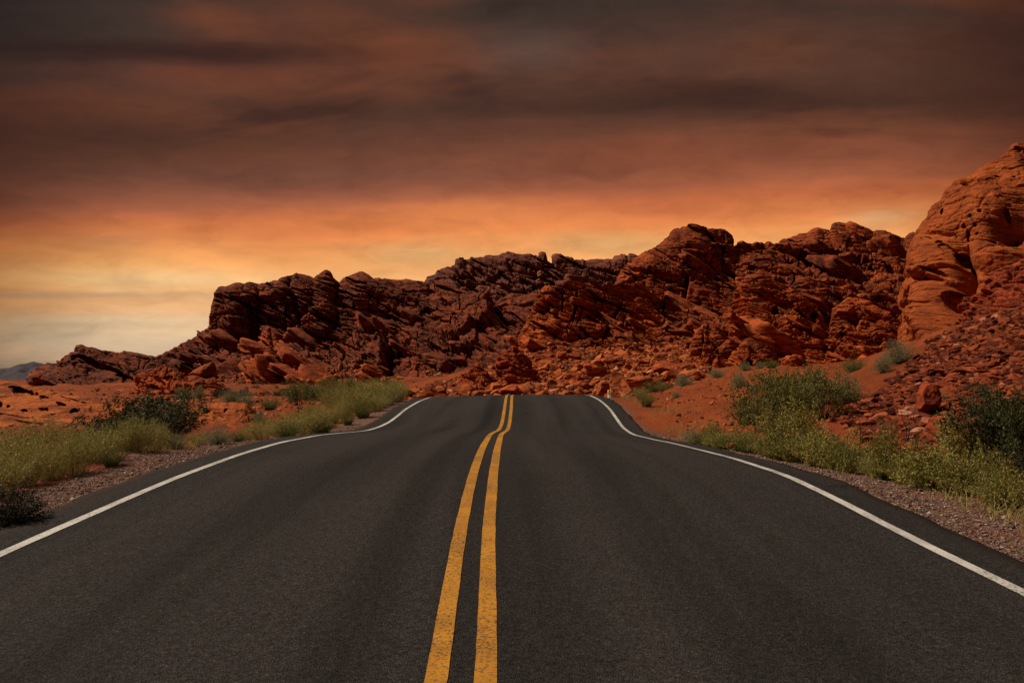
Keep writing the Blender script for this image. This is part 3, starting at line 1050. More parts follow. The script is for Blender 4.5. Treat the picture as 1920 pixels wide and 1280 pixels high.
# --- main left ridge
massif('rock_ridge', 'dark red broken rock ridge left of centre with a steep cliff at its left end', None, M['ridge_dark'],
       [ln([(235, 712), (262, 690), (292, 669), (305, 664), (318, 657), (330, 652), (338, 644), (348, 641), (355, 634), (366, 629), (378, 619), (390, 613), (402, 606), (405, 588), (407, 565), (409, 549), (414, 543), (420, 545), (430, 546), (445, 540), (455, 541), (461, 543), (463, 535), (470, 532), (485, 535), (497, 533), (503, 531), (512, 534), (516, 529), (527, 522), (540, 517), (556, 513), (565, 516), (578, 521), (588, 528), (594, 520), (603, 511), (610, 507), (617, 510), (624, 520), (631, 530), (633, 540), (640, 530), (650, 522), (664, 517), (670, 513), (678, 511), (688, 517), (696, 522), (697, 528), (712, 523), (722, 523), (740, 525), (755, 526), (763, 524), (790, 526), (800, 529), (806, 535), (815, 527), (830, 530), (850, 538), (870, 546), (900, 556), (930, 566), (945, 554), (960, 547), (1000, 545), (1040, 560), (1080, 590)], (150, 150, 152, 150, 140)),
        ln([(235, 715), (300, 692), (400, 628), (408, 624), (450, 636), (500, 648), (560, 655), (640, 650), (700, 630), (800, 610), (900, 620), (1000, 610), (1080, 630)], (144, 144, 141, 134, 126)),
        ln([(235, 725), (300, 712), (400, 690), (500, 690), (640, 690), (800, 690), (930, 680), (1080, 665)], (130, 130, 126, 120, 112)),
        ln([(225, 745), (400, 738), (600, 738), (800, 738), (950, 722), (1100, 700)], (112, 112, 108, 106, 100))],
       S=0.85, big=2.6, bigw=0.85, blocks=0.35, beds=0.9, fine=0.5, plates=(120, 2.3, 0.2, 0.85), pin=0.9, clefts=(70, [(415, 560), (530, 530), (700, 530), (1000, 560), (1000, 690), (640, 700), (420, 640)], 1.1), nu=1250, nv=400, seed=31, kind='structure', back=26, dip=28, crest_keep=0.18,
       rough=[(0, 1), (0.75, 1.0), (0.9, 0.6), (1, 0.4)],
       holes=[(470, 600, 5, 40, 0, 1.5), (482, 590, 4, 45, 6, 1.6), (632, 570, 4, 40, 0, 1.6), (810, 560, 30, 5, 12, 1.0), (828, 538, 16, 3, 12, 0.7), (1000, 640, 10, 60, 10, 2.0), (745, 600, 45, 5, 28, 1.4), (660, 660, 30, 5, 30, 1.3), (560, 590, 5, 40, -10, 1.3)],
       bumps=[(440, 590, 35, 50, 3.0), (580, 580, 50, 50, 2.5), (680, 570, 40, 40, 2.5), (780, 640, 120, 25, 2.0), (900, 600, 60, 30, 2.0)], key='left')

# --- low mesa at far left
massif('sandstone_outcrop', 'low rusty rock outcrop with an overhanging tilted cap in front of the far grey hill', 'rock outcrop', M['ridge_dark'],
       [ln([(44, 738), (50, 716), (57, 702), (62, 693), (75, 690), (90, 683), (105, 686), (118, 684), (122, 674), (130, 669), (142, 667), (150, 664), (146, 656), (145, 646), (151, 642), (158, 646), (166, 649), (182, 648), (190, 651), (205, 654), (222, 659), (230, 658), (230, 653), (240, 656), (258, 658), (275, 663), (292, 670), (310, 680), (345, 705)], 128),
        ln([(44, 742), (66, 717), (130, 700), (200, 700), (260, 705), (345, 720)], 121),
        ln([(40, 752), (110, 752), (200, 750), (360, 742)], 112)],
       S=0.8, big=2.4, bigw=0.4, blocks=0.4, beds=0.8, fine=0.5, plates=(8, 1.6, 0.4, 0.85), nu=420, nv=160, seed=41, back=20, dip=20, crest_keep=0.25, holes=[(195, 690, 50, 6, 22, 2.0), (150, 664, 10, 3, 0, 1.5), (245, 715, 30, 8, 30, 1.5)])

# --- orange block right of the far ridge
massif('rock_ridge', 'bright orange-brown jointed rock buttress in the middle behind the rubble slope', None, M['orange'],
       [ln([(962, 668), (968, 640), (978, 612), (990, 620), (994, 590), (1000, 580), (1008, 560), (1015, 548), (1022, 538), (1030, 536), (1045, 531), (1055, 529), (1062, 522), (1075, 520), (1085, 518), (1095, 520), (1105, 526), (1115, 523), (1128, 531), (1140, 526), (1150, 530), (1170, 525), (1200, 530), (1250, 545)], (98, 98, 100, 104)),
        ln([(964, 672), (978, 640), (1000, 610), (1050, 590), (1120, 590), (1200, 600), (1255, 610)], (94, 95, 97)),
        ln([(960, 688), (1040, 662), (1100, 660), (1180, 668), (1265, 675)], (88, 89, 90))],
       S=0.62, big=1.9, bigw=0.8, blocks=0.5, beds=1.0, fine=0.5, plates=(24, 1.3, 0.15, 0.9), pin=0.85, clefts=(22, [(990, 640), (1030, 545), (1140, 540), (1200, 650)], 0.8), nu=560, nv=240, seed=51, kind='structure', back=14, dip=26, crest_keep=0.4,
       holes=[(1030, 620, 48, 3, 25, 1.2), (1080, 570, 3, 30, 8, 1.0), (1110, 640, 60, 2.5, 28, 1.0), (1055, 560, 2.5, 25, 0, 0.9), (1150, 600, 4, 45, 30, 1.2)], key='mid')

# --- right ridge
massif('rock_ridge', 'tall dark red rock ridge right of centre with craggy twin-topped peak', None, M['ridge'],
       [ln([(1120, 600), (1145, 545), (1158, 518), (1166, 506), (1180, 492), (1192, 484), (1202, 481), (1215, 471), (1228, 466), (1235, 460), (1248, 457), (1252, 450), (1260, 446), (1261, 438), (1266, 434), (1282, 436), (1284, 426), (1292, 422), (1302, 423), (1312, 428), (1322, 433), (1332, 432), (1338, 430), (1350, 429), (1360, 433), (1370, 441), (1373, 448), (1377, 460), (1384, 453), (1393, 450), (1402, 453), (1410, 454), (1418, 449), (1426, 451), (1434, 454), (1442, 453), (1449, 458), (1453, 464), (1462, 454), (1470, 449), (1485, 445), (1500, 439), (1515, 437), (1522, 431), (1532, 425), (1540, 428), (1558, 429), (1561, 420), (1572, 416), (1585, 419), (1596, 415), (1604, 417), (1620, 425), (1637, 434), (1645, 431), (1658, 432), (1672, 437), (1690, 445), (1698, 446), (1704, 437), (1714, 434), (1725, 440), (1780, 460)], (112, 116, 118, 116)),
        ln([(1125, 620), (1180, 570), (1240, 540), (1300, 520), (1400, 500), (1500, 485), (1600, 475), (1780, 490)], (106, 110, 112, 110)),
        ln([(1140, 650), (1250, 620), (1330, 610), (1400, 580), (1560, 560), (1700, 570), (1780, 580)], (98, 101, 98, 96)),
        ln([(1150, 680), (1260, 680), (1330, 690), (1400, 690), (1560, 690), (1790, 680)], (88, 86, 84, 84))],
       S=0.72, big=2.3, bigw=0.85, blocks=0.45, beds=1.0, fine=0.5, plates=(130, 2.0, 0.15, 0.9), pin=0.9, clefts=(80, [(1180, 510), (1300, 440), (1600, 430), (1700, 460), (1690, 650), (1400, 650), (1200, 640)], 1.0), nu=960, nv=380, seed=61, kind='structure', back=22, dip=27, crest_keep=0.2,
       holes=[(1240, 610, 4, 40, 8, 1.6), (1285, 540, 6, 40, 10, 1.4), (1440, 520, 50, 5, 25, 1.6), (1520, 470, 50, 4, 22, 1.2), (1600, 500, 60, 5, 24, 1.3), (1640, 460, 40, 4, 25, 1.2)],
       bumps=[(1215, 560, 30, 60, 2.0), (1310, 480, 50, 50, 2.0), (1440, 490, 40, 20, 1.5)], key='right')

# --- slabs standing in front of the right ridge
OUT = 'sandstone_outcrop'
massif(OUT, 'long tilted sandstone slab high on the right ridge beside the smooth dome', 'rock outcrop', M['ridge'],
       [ln([(1480, 575), (1488, 540), (1495, 526), (1510, 520), (1530, 526), (1560, 537), (1600, 551), (1630, 555), (1640, 545), (1650, 540), (1665, 550), (1700, 572), (1712, 600)], (88, 82)),
        ln([(1482, 585), (1520, 575), (1580, 590), (1640, 605), (1712, 620)], (84, 79)),
        ln([(1478, 620), (1530, 630), (1600, 640), (1720, 650)], (80, 76))], S=0.5, big=1.2, plates=(22, 1.6, 0.1, 0.8), nu=360, nv=160, seed=71, back=7, dip=27, beds=1.5)
massif(OUT, 'broad blunt-nosed rock with a grey varnished left face right of the boulder slope', 'rock outcrop', M['orange'],
       [ln([(1372, 640), (1378, 590), (1384, 560), (1392, 540), (1402, 528), (1412, 520), (1425, 511), (1445, 522), (1475, 538), (1505, 552), (1530, 575), (1548, 605), (1556, 640), (1560, 660)], (80, 74)),
        ln([(1372, 650), (1395, 610), (1440, 600), (1490, 620), (1540, 640), (1562, 668)], (75, 71)),
        ln([(1374, 690), (1420, 690), (1480, 694), (1566, 694)], (72, 69))], S=0.5, big=1.25, plates=(26, 1.2, 0.15, 0.8), nu=420, nv=240, seed=81, back=8, dip=27,
       holes=[(1452, 585, 7, 8, 0, 1.0), (1500, 588, 16, 6, 25, 1.0), (1440, 655, 70, 14, 22, 1.3), (1535, 620, 7, 45, -12, 1.6), (1430, 688, 20, 22, 0, 1.6)], bumps=[(1410, 560, 22, 40, 0.9), (1485, 600, 25, 25, 0.7)])
massif(OUT, 'pitted orange rock with rounded knobs between the dark cleft and the smooth dome', 'rock outcrop', M['orange'],
       [ln([(1552, 672), (1556, 620), (1562, 590), (1575, 572), (1590, 562), (1612, 566), (1640, 575), (1668, 585), (1690, 602), (1702, 640), (1706, 660)], (72, 68)),
        ln([(1554, 680), (1590, 630), (1640, 630), (1680, 650), (1706, 668)], (68, 65)),
        ln([(1550, 702), (1600, 702), (1650, 694), (1712, 678)], (66, 62))], S=0.42, big=1.1, plates=(18, 0.9, 0.15, 0.8), nu=320, nv=200, seed=91, back=6, dip=24,
       holes=[(1600, 600, 14, 7, 10, 0.9), (1640, 600, 12, 6, 15, 0.8), (1575, 640, 6, 30, 10, 1.0), (1640, 640, 16, 8, 0, 0.8)], bumps=[(1650, 625, 22, 18, 0.8), (1615, 590, 22, 16, 0.6)])
massif(OUT, 'dark pointed rock leaning left at the edge of the boulder slope', 'rock outcrop', M['orange'],
       [ln([(1292, 700), (1294, 650), (1298, 632), (1306, 618), (1314, 606), (1322, 604), (1340, 614), (1358, 626), (1374, 640), (1388, 660), (1394, 690)], 70),
        ln([(1294, 705), (1315, 660), (1350, 665), (1395, 698)], 67),
        ln([(1290, 716), (1340, 712), (1400, 708)], 64)], S=0.42, big=1.0, nu=260, nv=160, seed=101, back=5, dip=32, holes=[(1312, 650, 6, 30, 15, 0.9)])
massif(OUT, 'small arched rock with a shadowed hollow above the grey-green shrubs', 'rock outcrop', M['orange'],
       [ln([(1358, 702), (1366, 684), (1378, 662), (1388, 648), (1400, 640), (1416, 644), (1436, 654), (1452, 668), (1464, 690), (1468, 702)], 63),
        ln([(1358, 706), (1390, 680), (1430, 682), (1470, 706)], 60.5),
        ln([(1354, 716), (1410, 716), (1474, 712)], 58.5)], S=0.35, big=0.7, nu=240, nv=140, seed=111, back=4, dip=30,
       holes=[(1402, 690, 13, 18, 0, 1.5), (1428, 690, 14, 16, 0, 1.3)])
massif(OUT, 'low crinkled orange ledge behind the tall green bush', 'rock outcrop', M['boulder'],
       [ln([(1450, 705), (1458, 688), (1470, 672), (1490, 666), (1510, 672), (1535, 682), (1560, 690), (1600, 692), (1640, 680), (1660, 690)], 58),
        ln([(1448, 716), (1520, 716), (1600, 712), (1670, 704)], 55)], S=0.3, big=0.6, nu=260, nv=110, seed=121, back=4, dip=24)

# --- smooth dome at the right edge
massif(OUT, 'huge smooth orange sandstone dome with small dark holes at the right edge', 'rock outcrop', M['dome'],
       [ln([(1672, 672), (1682, 640), (1688, 600), (1692, 560), (1697, 525), (1704, 492), (1712, 468), (1720, 446), (1722, 430), (1734, 414), (1742, 405), (1746, 392), (1756, 376), (1766, 366), (1776, 354), (1790, 342), (1799, 338), (1812, 339), (1828, 333), (1837, 326), (1842, 313), (1860, 301), (1880, 288), (1892, 281), (1897, 272), (1906, 266), (1920, 268), (1990, 240), (2100, 215), (2300, 200), (2500, 210)], (56, 55, 56, 60)),
        ln([(1676, 676), (1700, 600), (1722, 530), (1750, 470), (1790, 420), (1850, 380), (1920, 350), (2020, 330), (2250, 320), (2500, 320)], (53, 51, 50, 50)),
        ln([(1682, 680), (1724, 600), (1752, 545), (1782, 520), (1830, 490), (1920, 462), (2050, 440), (2250, 420), (2500, 420)], (50, 47.5, 45, 42)),
        ln([(1690, 690), (1750, 655), (1800, 632), (1850, 612), (1920, 590), (2050, 560), (2250, 540), (2500, 540)], (46, 43, 39, 34))],
       S=0.34, big=1.3, bigw=0.32, nu=620, nv=420, seed=131, back=30, dip=22, blocks=0.42, beds=0.10, fine=0.5, crest_keep=0.5,
       holes=[(1780, 470, 16, 7, 40, 0.5), (1808, 497, 10, 22, -12, 1.3), (1795, 480, 10, 12, 20, 1.0), (1745, 450, 9, 4, 10, 0.45), (1762, 455, 6, 4, 10, 0.4), (1776, 402, 4, 6, 30, 0.4), (1844, 365, 5, 3.5, 0, 0.35), (1873, 334, 9, 4, 20, 0.4), (1904, 336, 4, 3, 0, 0.35), (1846, 412, 4, 3, 0, 0.3), (1810, 428, 5, 4, 0, 0.35), (1832, 429, 4, 3, 0, 0.3), (1833, 441, 4, 3, 0, 0.3), (1814, 442, 5, 9, 20, 0.4), (1828, 417, 4, 3, 0, 0.3), (1890, 410, 6, 9, -20, 0.45), (1861, 453, 8, 4, -20, 0.35), (1900, 448, 12, 16, 40, 1.0), (1735, 505, 12, 4, 8, 0.4), (1760, 512, 14, 5, 20, 0.6), (1795, 533, 10, 4, 10, 0.5), (1815, 505, 5, 3, 0, 0.3), (1820, 355, 20, 3, 25, 0.35), (1893, 479, 10, 5, -20, 0.4), (1850, 475, 20, 3, -25, 0.3), (1910, 280, 8, 3, 20, 0.3), (1790, 560, 22, 26, 20, 1.3)],
       bumps=[(1738, 480, 24, 34, 0.8), (1735, 560, 24, 55, 0.9), (1750, 620, 22, 40, 1.0), (1850, 390, 60, 60, 1.2), (1880, 490, 70, 18, 1.2), (1803, 520, 18, 60, -2.4), (1770, 530, 40, 6, -0.8), (1740, 522, 30, 5, -0.7), (1765, 440, 30, 5, -0.5), (1900, 440, 30, 20, -1.5), (1840, 350, 40, 6, -0.5)], key='dome')

# --- layered broken ledges above the scree
massif(OUT, 'thinly layered broken red ledges below the dome at the right edge', 'rock outcrop', M['scree'],
       [ln([(1738, 672), (1756, 640), (1770, 622), (1785, 610), (1800, 585), (1818, 560), (1838, 545), (1850, 530), (1860, 515), (1885, 500), (1920, 490), (2000, 470), (2200, 450)], (38, 36, 34)),
        ln([(1742, 680), (1790, 640), (1850, 590), (1920, 560), (2000, 540), (2200, 520)], (35, 32.5, 30)),
        ln([(1745, 695), (1800, 675), (1860, 650), (1920, 632), (2020, 610), (2200, 590)], (32, 28, 24))],
       S=0.26, big=0.7, nu=420, nv=260, seed=141, back=8, dip=4, beds=1.9, blocks=1.2)
massif('sandstone_slab', 'broad flat-topped brick-red slab set in the right scree slope', 'rock slab', M['scree'],
       [ln([(1752, 756), (1768, 738), (1785, 722), (1806, 704), (1830, 696), (1862, 690), (1895, 697), (1930, 702), (2000, 706), (2080, 720)], (19.5, 17.5)),
        ln([(1754, 762), (1800, 738), (1870, 730), (1930, 734), (2080, 745)], (17.8, 15.5)),
        ln([(1756, 778), (1820, 775), (1900, 770), (2090, 765)], (17.2, 14.8))], S=0.17, big=0.4, nu=300, nv=160, seed=151, back=2.5, dip=6, beds=1.2, blocks=0.5)

# --- rounded outcrop and holed slab at the left
massif(OUT, 'rounded layered orange outcrop with a shaded hollow left of the dotted scrub slope', 'rock outcrop', M['orange'],
       [ln([(246, 745), (252, 715), (256, 704), (266, 697), (278, 693), (292, 690), (308, 693), (324, 695), (340, 700), (352, 704), (368, 705), (385, 710), (400, 716), (420, 730), (430, 742)], 62),
        ln([(248, 752), (270, 722), (310, 718), (350, 722), (390, 730), (432, 750)], 58),
        ln([(244, 766), (300, 762), (370, 758), (436, 756)], 55)], S=0.36, big=0.9, nu=320, nv=170, seed=161, back=6, dip=10, beds=1.4, blocks=0.6,
       holes=[(285, 724, 24, 9, 8, 1.4), (320, 740, 14, 8, 0, 0.9), (318, 708, 14, 3, 10, 0.6)])
massif(OUT, 'smooth bright orange rock slope pocked with a row of black holes at the left edge', 'rock outcrop', M['slab'],
       [ln([(-260, 682), (-150, 692), (-60, 702), (0, 712), (40, 720), (100, 732), (150, 739), (190, 747), (230, 760), (270, 780), (310, 806)], (38, 35, 31, 27)),
        ln([(-260, 746), (-150, 750), (0, 768), (60, 775), (120, 780), (180, 786), (240, 798), (314, 816)], (30, 28, 26, 24.5)),
        ln([(-260, 841), (-150, 842), (0, 838), (100, 836), (200, 828), (280, 824), (318, 826)], (24, 23.5, 23, 22.5))],
       S=0.3, big=1.2, bigw=0.14, nu=640, nv=300, seed=171, back=14, dip=8, blocks=0.12, beds=0.30, fine=0.35, crest_keep=0.5,
       holes=[(46, 737, 30, 7.5, 16, 1.6), (83, 749, 11, 4.6, 12, 0.9), (115, 759, 11, 4.6, 14, 0.9), (1, 761, 5, 5, 0, 0.7), (16, 763, 4, 2.6, 0, 0.4), (46, 772, 8, 3.4, 10, 0.6), (82, 768, 10, 4, 8, 0.7), (99, 777, 8, 3, 8, 0.6), (140, 774, 11, 5, 0, 0.9), (192, 748, 9, 2.4, 5, 0.5), (60, 795, 40, 2, 10, 0.3), (150, 755, 40, 2, 12, 0.3), (20, 780, 40, 1.8, 10, 0.3), (24, 812, 14, 4, 5, 0.8), (120, 808, 6, 3, 0, 0.6)])
massif(OUT, 'crumbly bright orange earth bank behind the rounded grey-green shrubs', 'dirt bank', M['slab'],
       [ln([(340, 800), (350, 776), (364, 762), (385, 754), (415, 751), (440, 752), (460, 755), (474, 766), (490, 780), (512, 792)], 24.5),
        ln([(338, 812), (395, 778), (455, 778), (515, 804)], 22.5),
        ln([(333, 836), (420, 830), (522, 820)], 20.5)], S=0.16, big=0.6, bigw=0.22, nu=240, nv=140, seed=181, back=4, dip=8, blocks=0.15, beds=0.35, fine=1.6,
       holes=[(384, 768, 7, 6, 0, 0.5), (424, 763, 5, 3, 0, 0.3)])
massif(OUT, 'stacked orange slabs tilting down to the right at the foot of the left ridge', 'rock outcrop', M['orange'],
       [ln([(464, 725), (468, 700), (476, 680), (480, 655), (485, 630), (494, 618), (503, 613), (512, 620), (526, 636), (545, 652), (560, 662), (580, 680), (600, 694), (622, 708), (640, 722)], (116, 110)),
        ln([(466, 730), (500, 685), (560, 700), (640, 728)], (109, 105)),
        ln([(462, 745), (540, 742), (646, 740)], (102, 100))], S=0.62, big=1.6, bigw=0.5, plates=(26, 2.2, 0.1, 0.8), nu=320, nv=200, seed=191, back=8, dip=36, beds=1.8, blocks=0.8)
massif(OUT, 'orange rubble mound below the far end of the left ridge beside the road crest', 'rock outcrop', M['boulder'],
       [ln([(852, 732), (860, 710), (868, 696), (880, 686), (896, 680), (910, 686), (918, 700), (926, 712), (934, 728)], 66),
        ln([(850, 742), (890, 738), (936, 738)], 62)], S=0.4, big=0.9, nu=200, nv=110, seed=201, back=4, dip=34)
massif(OUT, 'pile of bright orange blocks standing above the yellow centre lines', 'rock outcrop', M['boulder'],
       [ln([(926, 722), (934, 690), (940, 668), (950, 654), (962, 644), (972, 650), (984, 664), (988, 680), (996, 690), (1000, 712), (1004, 722)], 67),
        ln([(926, 728), (955, 692), (980, 700), (1006, 728)], 64.5),
        ln([(922, 738), (965, 736), (1010, 734)], 62.5)], S=0.42, big=1.0, nu=220, nv=150, seed=211, back=4, dip=30, blocks=1.3)

# ------------------------------------------------------------------ boulders
def boulder(px, py, Z, wpx, hpx, label, seed, tilt=0.0, depth=0.9, mat='boulder', z=None, group=None, rz=0.0, lift=0.0):
    w, h = wpx / F * Z, hpx / F * Z
    v = rock_verts(ICO5[0], seed)
    v = v * np.array([w / 2, w / 2 * depth, h / 2 * 1.12])
    c, s = math.cos(tilt), math.sin(tilt)
    v = np.stack([v[:, 0] * c + v[:, 2] * s, v[:, 1], -v[:, 0] * s + v[:, 2] * c], 1)
    x = (px - 960) / F * Z
    zz = EYE - (py - 640) / F * Z if z is None else z
    o = obj('boulder', mesh_from('boulder', v, ICO5[1], M[mat]), loc=(x, Z, zz - 0.1 * h + lift))
    o.rotation_euler = (0, 0, rz)
    tag(o, label, 'boulder', group)
    return o


NB = 'named boulders on the slope beyond the crest'
boulder(1114, 718, 64, 54, 36, 'big blocky orange boulder with a slanting top above the right end of the crest', 301, 0.12)
boulder(1053, 677, 76, 20, 19, 'squarish light orange boulder alone high on the middle rubble slope', 302)
boulder(1072, 718, 65, 38, 20, 'low dark-faced boulder just left of the big blocky one', 303)
boulder(1131, 742, 50, 26, 26, 'flat-faced rust boulder standing behind the yellow and white marker post', 304, depth=0.6)
boulder(956, 742, 57, 44, 22, 'rounded orange boulder on the skyline of the crest above the yellow lines', 305)
boulder(1200, 736, 52, 50, 30, 'wide smooth orange boulder left of the green shrubs on the right', 306, -0.1)
boulder(1262, 710, 60, 86, 30, 'long low dark orange boulder tilted to the right above the wide smooth one', 307, 0.22)
boulder(1258, 724, 54, 30, 16, 'small pale orange boulder beside the green shrubs right of the crest', 308)
boulder(1133, 687, 72, 30, 20, 'wedge-shaped boulder with a dark underside above the big blocky one', 309, 0.25)
boulder(700, 738, 60, 90, 26, 'broad pale orange pedestal rock under the balanced boulder', 310)
boulder(692, 722, 60, 66, 20, 'flat slanting boulder lying on the pale pedestal rock', 311, 0.42, lift=0.0)
boulder(693, 704, 60.3, 44, 20, 'light orange capstone balanced on the slanting boulder', 312, 0.38)
boulder(722, 718, 59, 18, 12, 'small orange stone at the right foot of the balanced boulder', 313)
boulder(1374, 838, 15.2, 12, 9, 'lone dark red stone on the right gravel shoulder', 314, mat='scree')
boulder(1677, 870, 10.6, 60, 26, 'flat brick-red stone among the orange-flowered brush on the right', 315, -0.35, mat='scree')
boulder(1770, 828, 12.6, 60, 48, 'angular brick-red boulder with dark overhang above the flowered brush', 316, 0.1, mat='scree')
boulder(1735, 770, 16.0, 44, 52, 'upright red boulder in the scree left of the broad slab', 317, 0.3, mat='scree')
boulder(1835, 840, 11.2, 22, 18, 'pale pink stone at the left edge of the dark bush on the right', 318, mat='boulder')
boulder(384, 708, 98, 50, 26, 'dark cave-like boulder on the slope between the rounded outcrop and the left ridge', 319, -0.2, mat='ridge')
boulder(1425, 742, 40, 20, 9, 'small flat orange stone on the red earth behind the tall green bush', 320)

# templates for the many lesser boulders
TEMPL = []
for i in range(9):
    v = rock_verts(ICO3[0], 400 + i, rough=0.10)
    TEMPL.append(mesh_from('boulder', v, ICO3[1], M['boulder']))


def proj(x, y, z):
    return 960 + F * x / y, 640 + F * (EYE - z) / y


def scatter_ground(n, uvrange, rng):
    """random points over the ground, evenly spread as distance grows"""
    (u0, u1), (y0, y1) = uvrange
    u = rng.uniform(u0, u1, n)
    y = np.exp(rng.uniform(math.log(y0), math.log(y1), n))
    x = u * y
    return x, y, ground_z(x, y)


def lesser_boulders():
    rng = np.random.default_rng(5)
    x, y, z = scatter_ground(1400, ((-0.13, 0.25), (55, 88)), rng)
    k = 0
    for i in range(len(x)):
        px, py = proj(x[i], y[i], z[i])
        if not in_poly(px, py, [(760, 745), (830, 726), (930, 700), (1000, 655), (1260, 655), (1310, 700), (1300, 720), (1230, 730), (1160, 745)]):
            continue
        if k >= 210:
            break
        s = float(np.clip(rng.lognormal(-1.3, 0.5), 0.14, 1.0))
        o = obj('boulder', TEMPL[k % 9], loc=(x[i], y[i], z[i] - 0.12 * s))
        o.scale = (s * rng.uniform(0.8, 1.35) * 0.6, s * rng.uniform(0.8, 1.2) * 0.6, s * rng.uniform(0.35, 0.7) * 0.6)
        o.rotation_euler = (rng.uniform(-.25, .25), rng.uniform(-.25, .35), rng.uniform(0, 6.28))
        tag(o, 'orange-red stone lying among many in the rubble slope beyond the crest', 'boulder', 'stones of the middle rubble slope')
        k += 1


lesser_boulders()


def tile_mesh(name, pts, scales, rots, templates, mat, normals=None, smooth=False, squash=(0.5, 1.0)):
    """many small stones as one mesh"""
    rng = np.random.default_rng(len(pts))
    Vs, Fs = [], []
    off = 0
    nT = len(templates)
    which = rng.integers(0, nT, len(pts))
    for t in range(nT):
        idx = np.where(which == t)[0]
        if not len(idx):
            continue
        tv, tf = templates[t]
        m = len(idx)
        a = rng.uniform(0, 6.283, m)
        b = rng.uniform(-0.5, 0.5, m)
        sx = scales[idx] * rng.uniform(0.75, 1.35, m)
        sy = scales[idx] * rng.uniform(0.75, 1.2, m)
        sz = scales[idx] * rng.uniform(squash[0], squash[1], m)
        X = tv[None, :, 0] * sx[:, None]
        Y = tv[None, :, 1] * sy[:, None]
        Zz = (tv[None, :, 2] - 0.6) * sz[:, None]
        cb, sb = np.cos(b)[:, None], np.sin(b)[:, None]
        X, Zz = X * cb + Zz * sb, -X * sb + Zz * cb
        ca, sa = np.cos(a)[:, None], np.sin(a)[:, None]
        X, Y = X * ca - Y * sa, X * sa + Y * ca
        V = np.stack([X, Y, Zz], -1) + pts[idx][:, None, :]
        Vs.append(V.reshape(-1, 3))
        Fs.append((tf[None] + (np.arange(m) * len(tv))[:, None, None] + off).reshape(-1, 3))
        off += m * len(tv)
    return mesh_from(name, np.concatenate(Vs), np.concatenate(Fs), mat, smooth=smooth)


ICO1 = None
_bm = bmesh.new()
bmesh.ops.create_icosphere(_bm, subdivisions=1, radius=1)
ICO1 = (np.array([v.co[:] for v in _bm.verts]), np.array([[v.index for v in f.verts] for f in _bm.faces]))
_bm.free()
STONES = [(rock_verts(ICO2[0], 500 + i, cuts=13, lo=0.32, hi=0.8, rough=0.09, boxy=0.7), ICO2[1]) for i in range(8)]
PEBBLES = [(rock_verts(ICO1[0], 520 + i, cuts=5, rough=0.0, boxy=0.4), ICO1[1]) for i in range(6)]


def build_rubble():
    rng = np.random.default_rng(9)
    pts, sc = [], []
    # middle slope
    x, y, z = scatter_ground(20000, ((-0.16, 0.26), (52, 98)), rng)
    px, py = proj(x, y, z)
    for i in range(len(x)):
        if in_poly(px[i], py[i], [(690, 745), (760, 738), (830, 720), (930, 690), (1000, 645), (1290, 645), (1330, 700), (1290, 722), (1230, 735), (1160, 748), (690, 748)]):
            pts.append((x[i], y[i], z[i]))
            sc.append(np.clip(rng.lognormal(-2.35, 0.7), 0.04, 0.6))
    # right scree
    spts, ssc = [], []
    x, y, z = scatter_ground(26000, ((0.36, 0.72), (10.5, 40)), rng)
    px, py = proj(x, y, z)
    for i in range(len(x)):
        if in_poly(px[i], py[i], [(1570, 790), (1700, 690), (1740, 640), (1850, 590), (2000, 540), (2100, 560), (2100, 880), (1860, 850), (1700, 870)]):
            spts.append((x[i], y[i], z[i]))
            ssc.append(np.clip(rng.lognormal(-3.6, 0.75), 0.012, 0.15) * (0.5 + y[i] / 28))
    # right red earth bank, sparse
    x, y, z = scatter_ground(1500, ((0.16, 0.42), (18, 50)), rng)
    for i in range(len(x)):
        if x[i] - road_x(y[i]) > 5.5:
            pts.append((x[i], y[i], z[i]))
            sc.append(np.clip(rng.lognormal(-3.3, 0.5), 0.015, 0.15))
    x, y, z = scatter_ground(2600, ((-0.7, -0.12), (22, 100)), rng)
    for i in range(len(x)):
        if abs(x[i] - road_x(y[i])) < PAVE + 1.2 and y[i] < 60:
            continue
        pts.append((x[i], y[i], z[i]))
        sc.append(np.clip(rng.lognormal(-3.0, 0.5), 0.02, 0.25) * (0.5 + y[i] / 60))
    # talus lying on the lower parts of the rock masses
    for key, n, vmin, mu in (('left', 2600, 0.66, -1.7), ('right', 1800, 0.66, -1.8), ('mid', 500, 0.75, -1.7)):
        G, N, tl = SURF[key]
        ok = np.argwhere((tl > vmin) & (tl < 0.97))
        pick = ok[rng.integers(0, len(ok), n)]
        for a, b in pick:
            if N[a, b, 2] < 0.15:
                continue
            pts.append(tuple(G[a, b]))
            sc.append(np.clip(rng.lognormal(mu, 0.5), 0.1, 0.95))
    pts = np.array(pts)
    sc = np.array(sc)
    me = tile_mesh('rubble', pts, sc, None, STONES, M['rubble'], squash=(0.35, 0.85))
    tag(obj('rubble', me), 'red broken stones strewn over the slopes beyond the road crest', kind='stuff')
    me = tile_mesh('scree', np.array(spts), np.array(ssc), None, STONES, M['scree_stone'], squash=(0.25, 0.65))
    tag(obj('scree', me), 'dark red splintered stones covering the steep slope at the right', kind='stuff')


build_rubble()


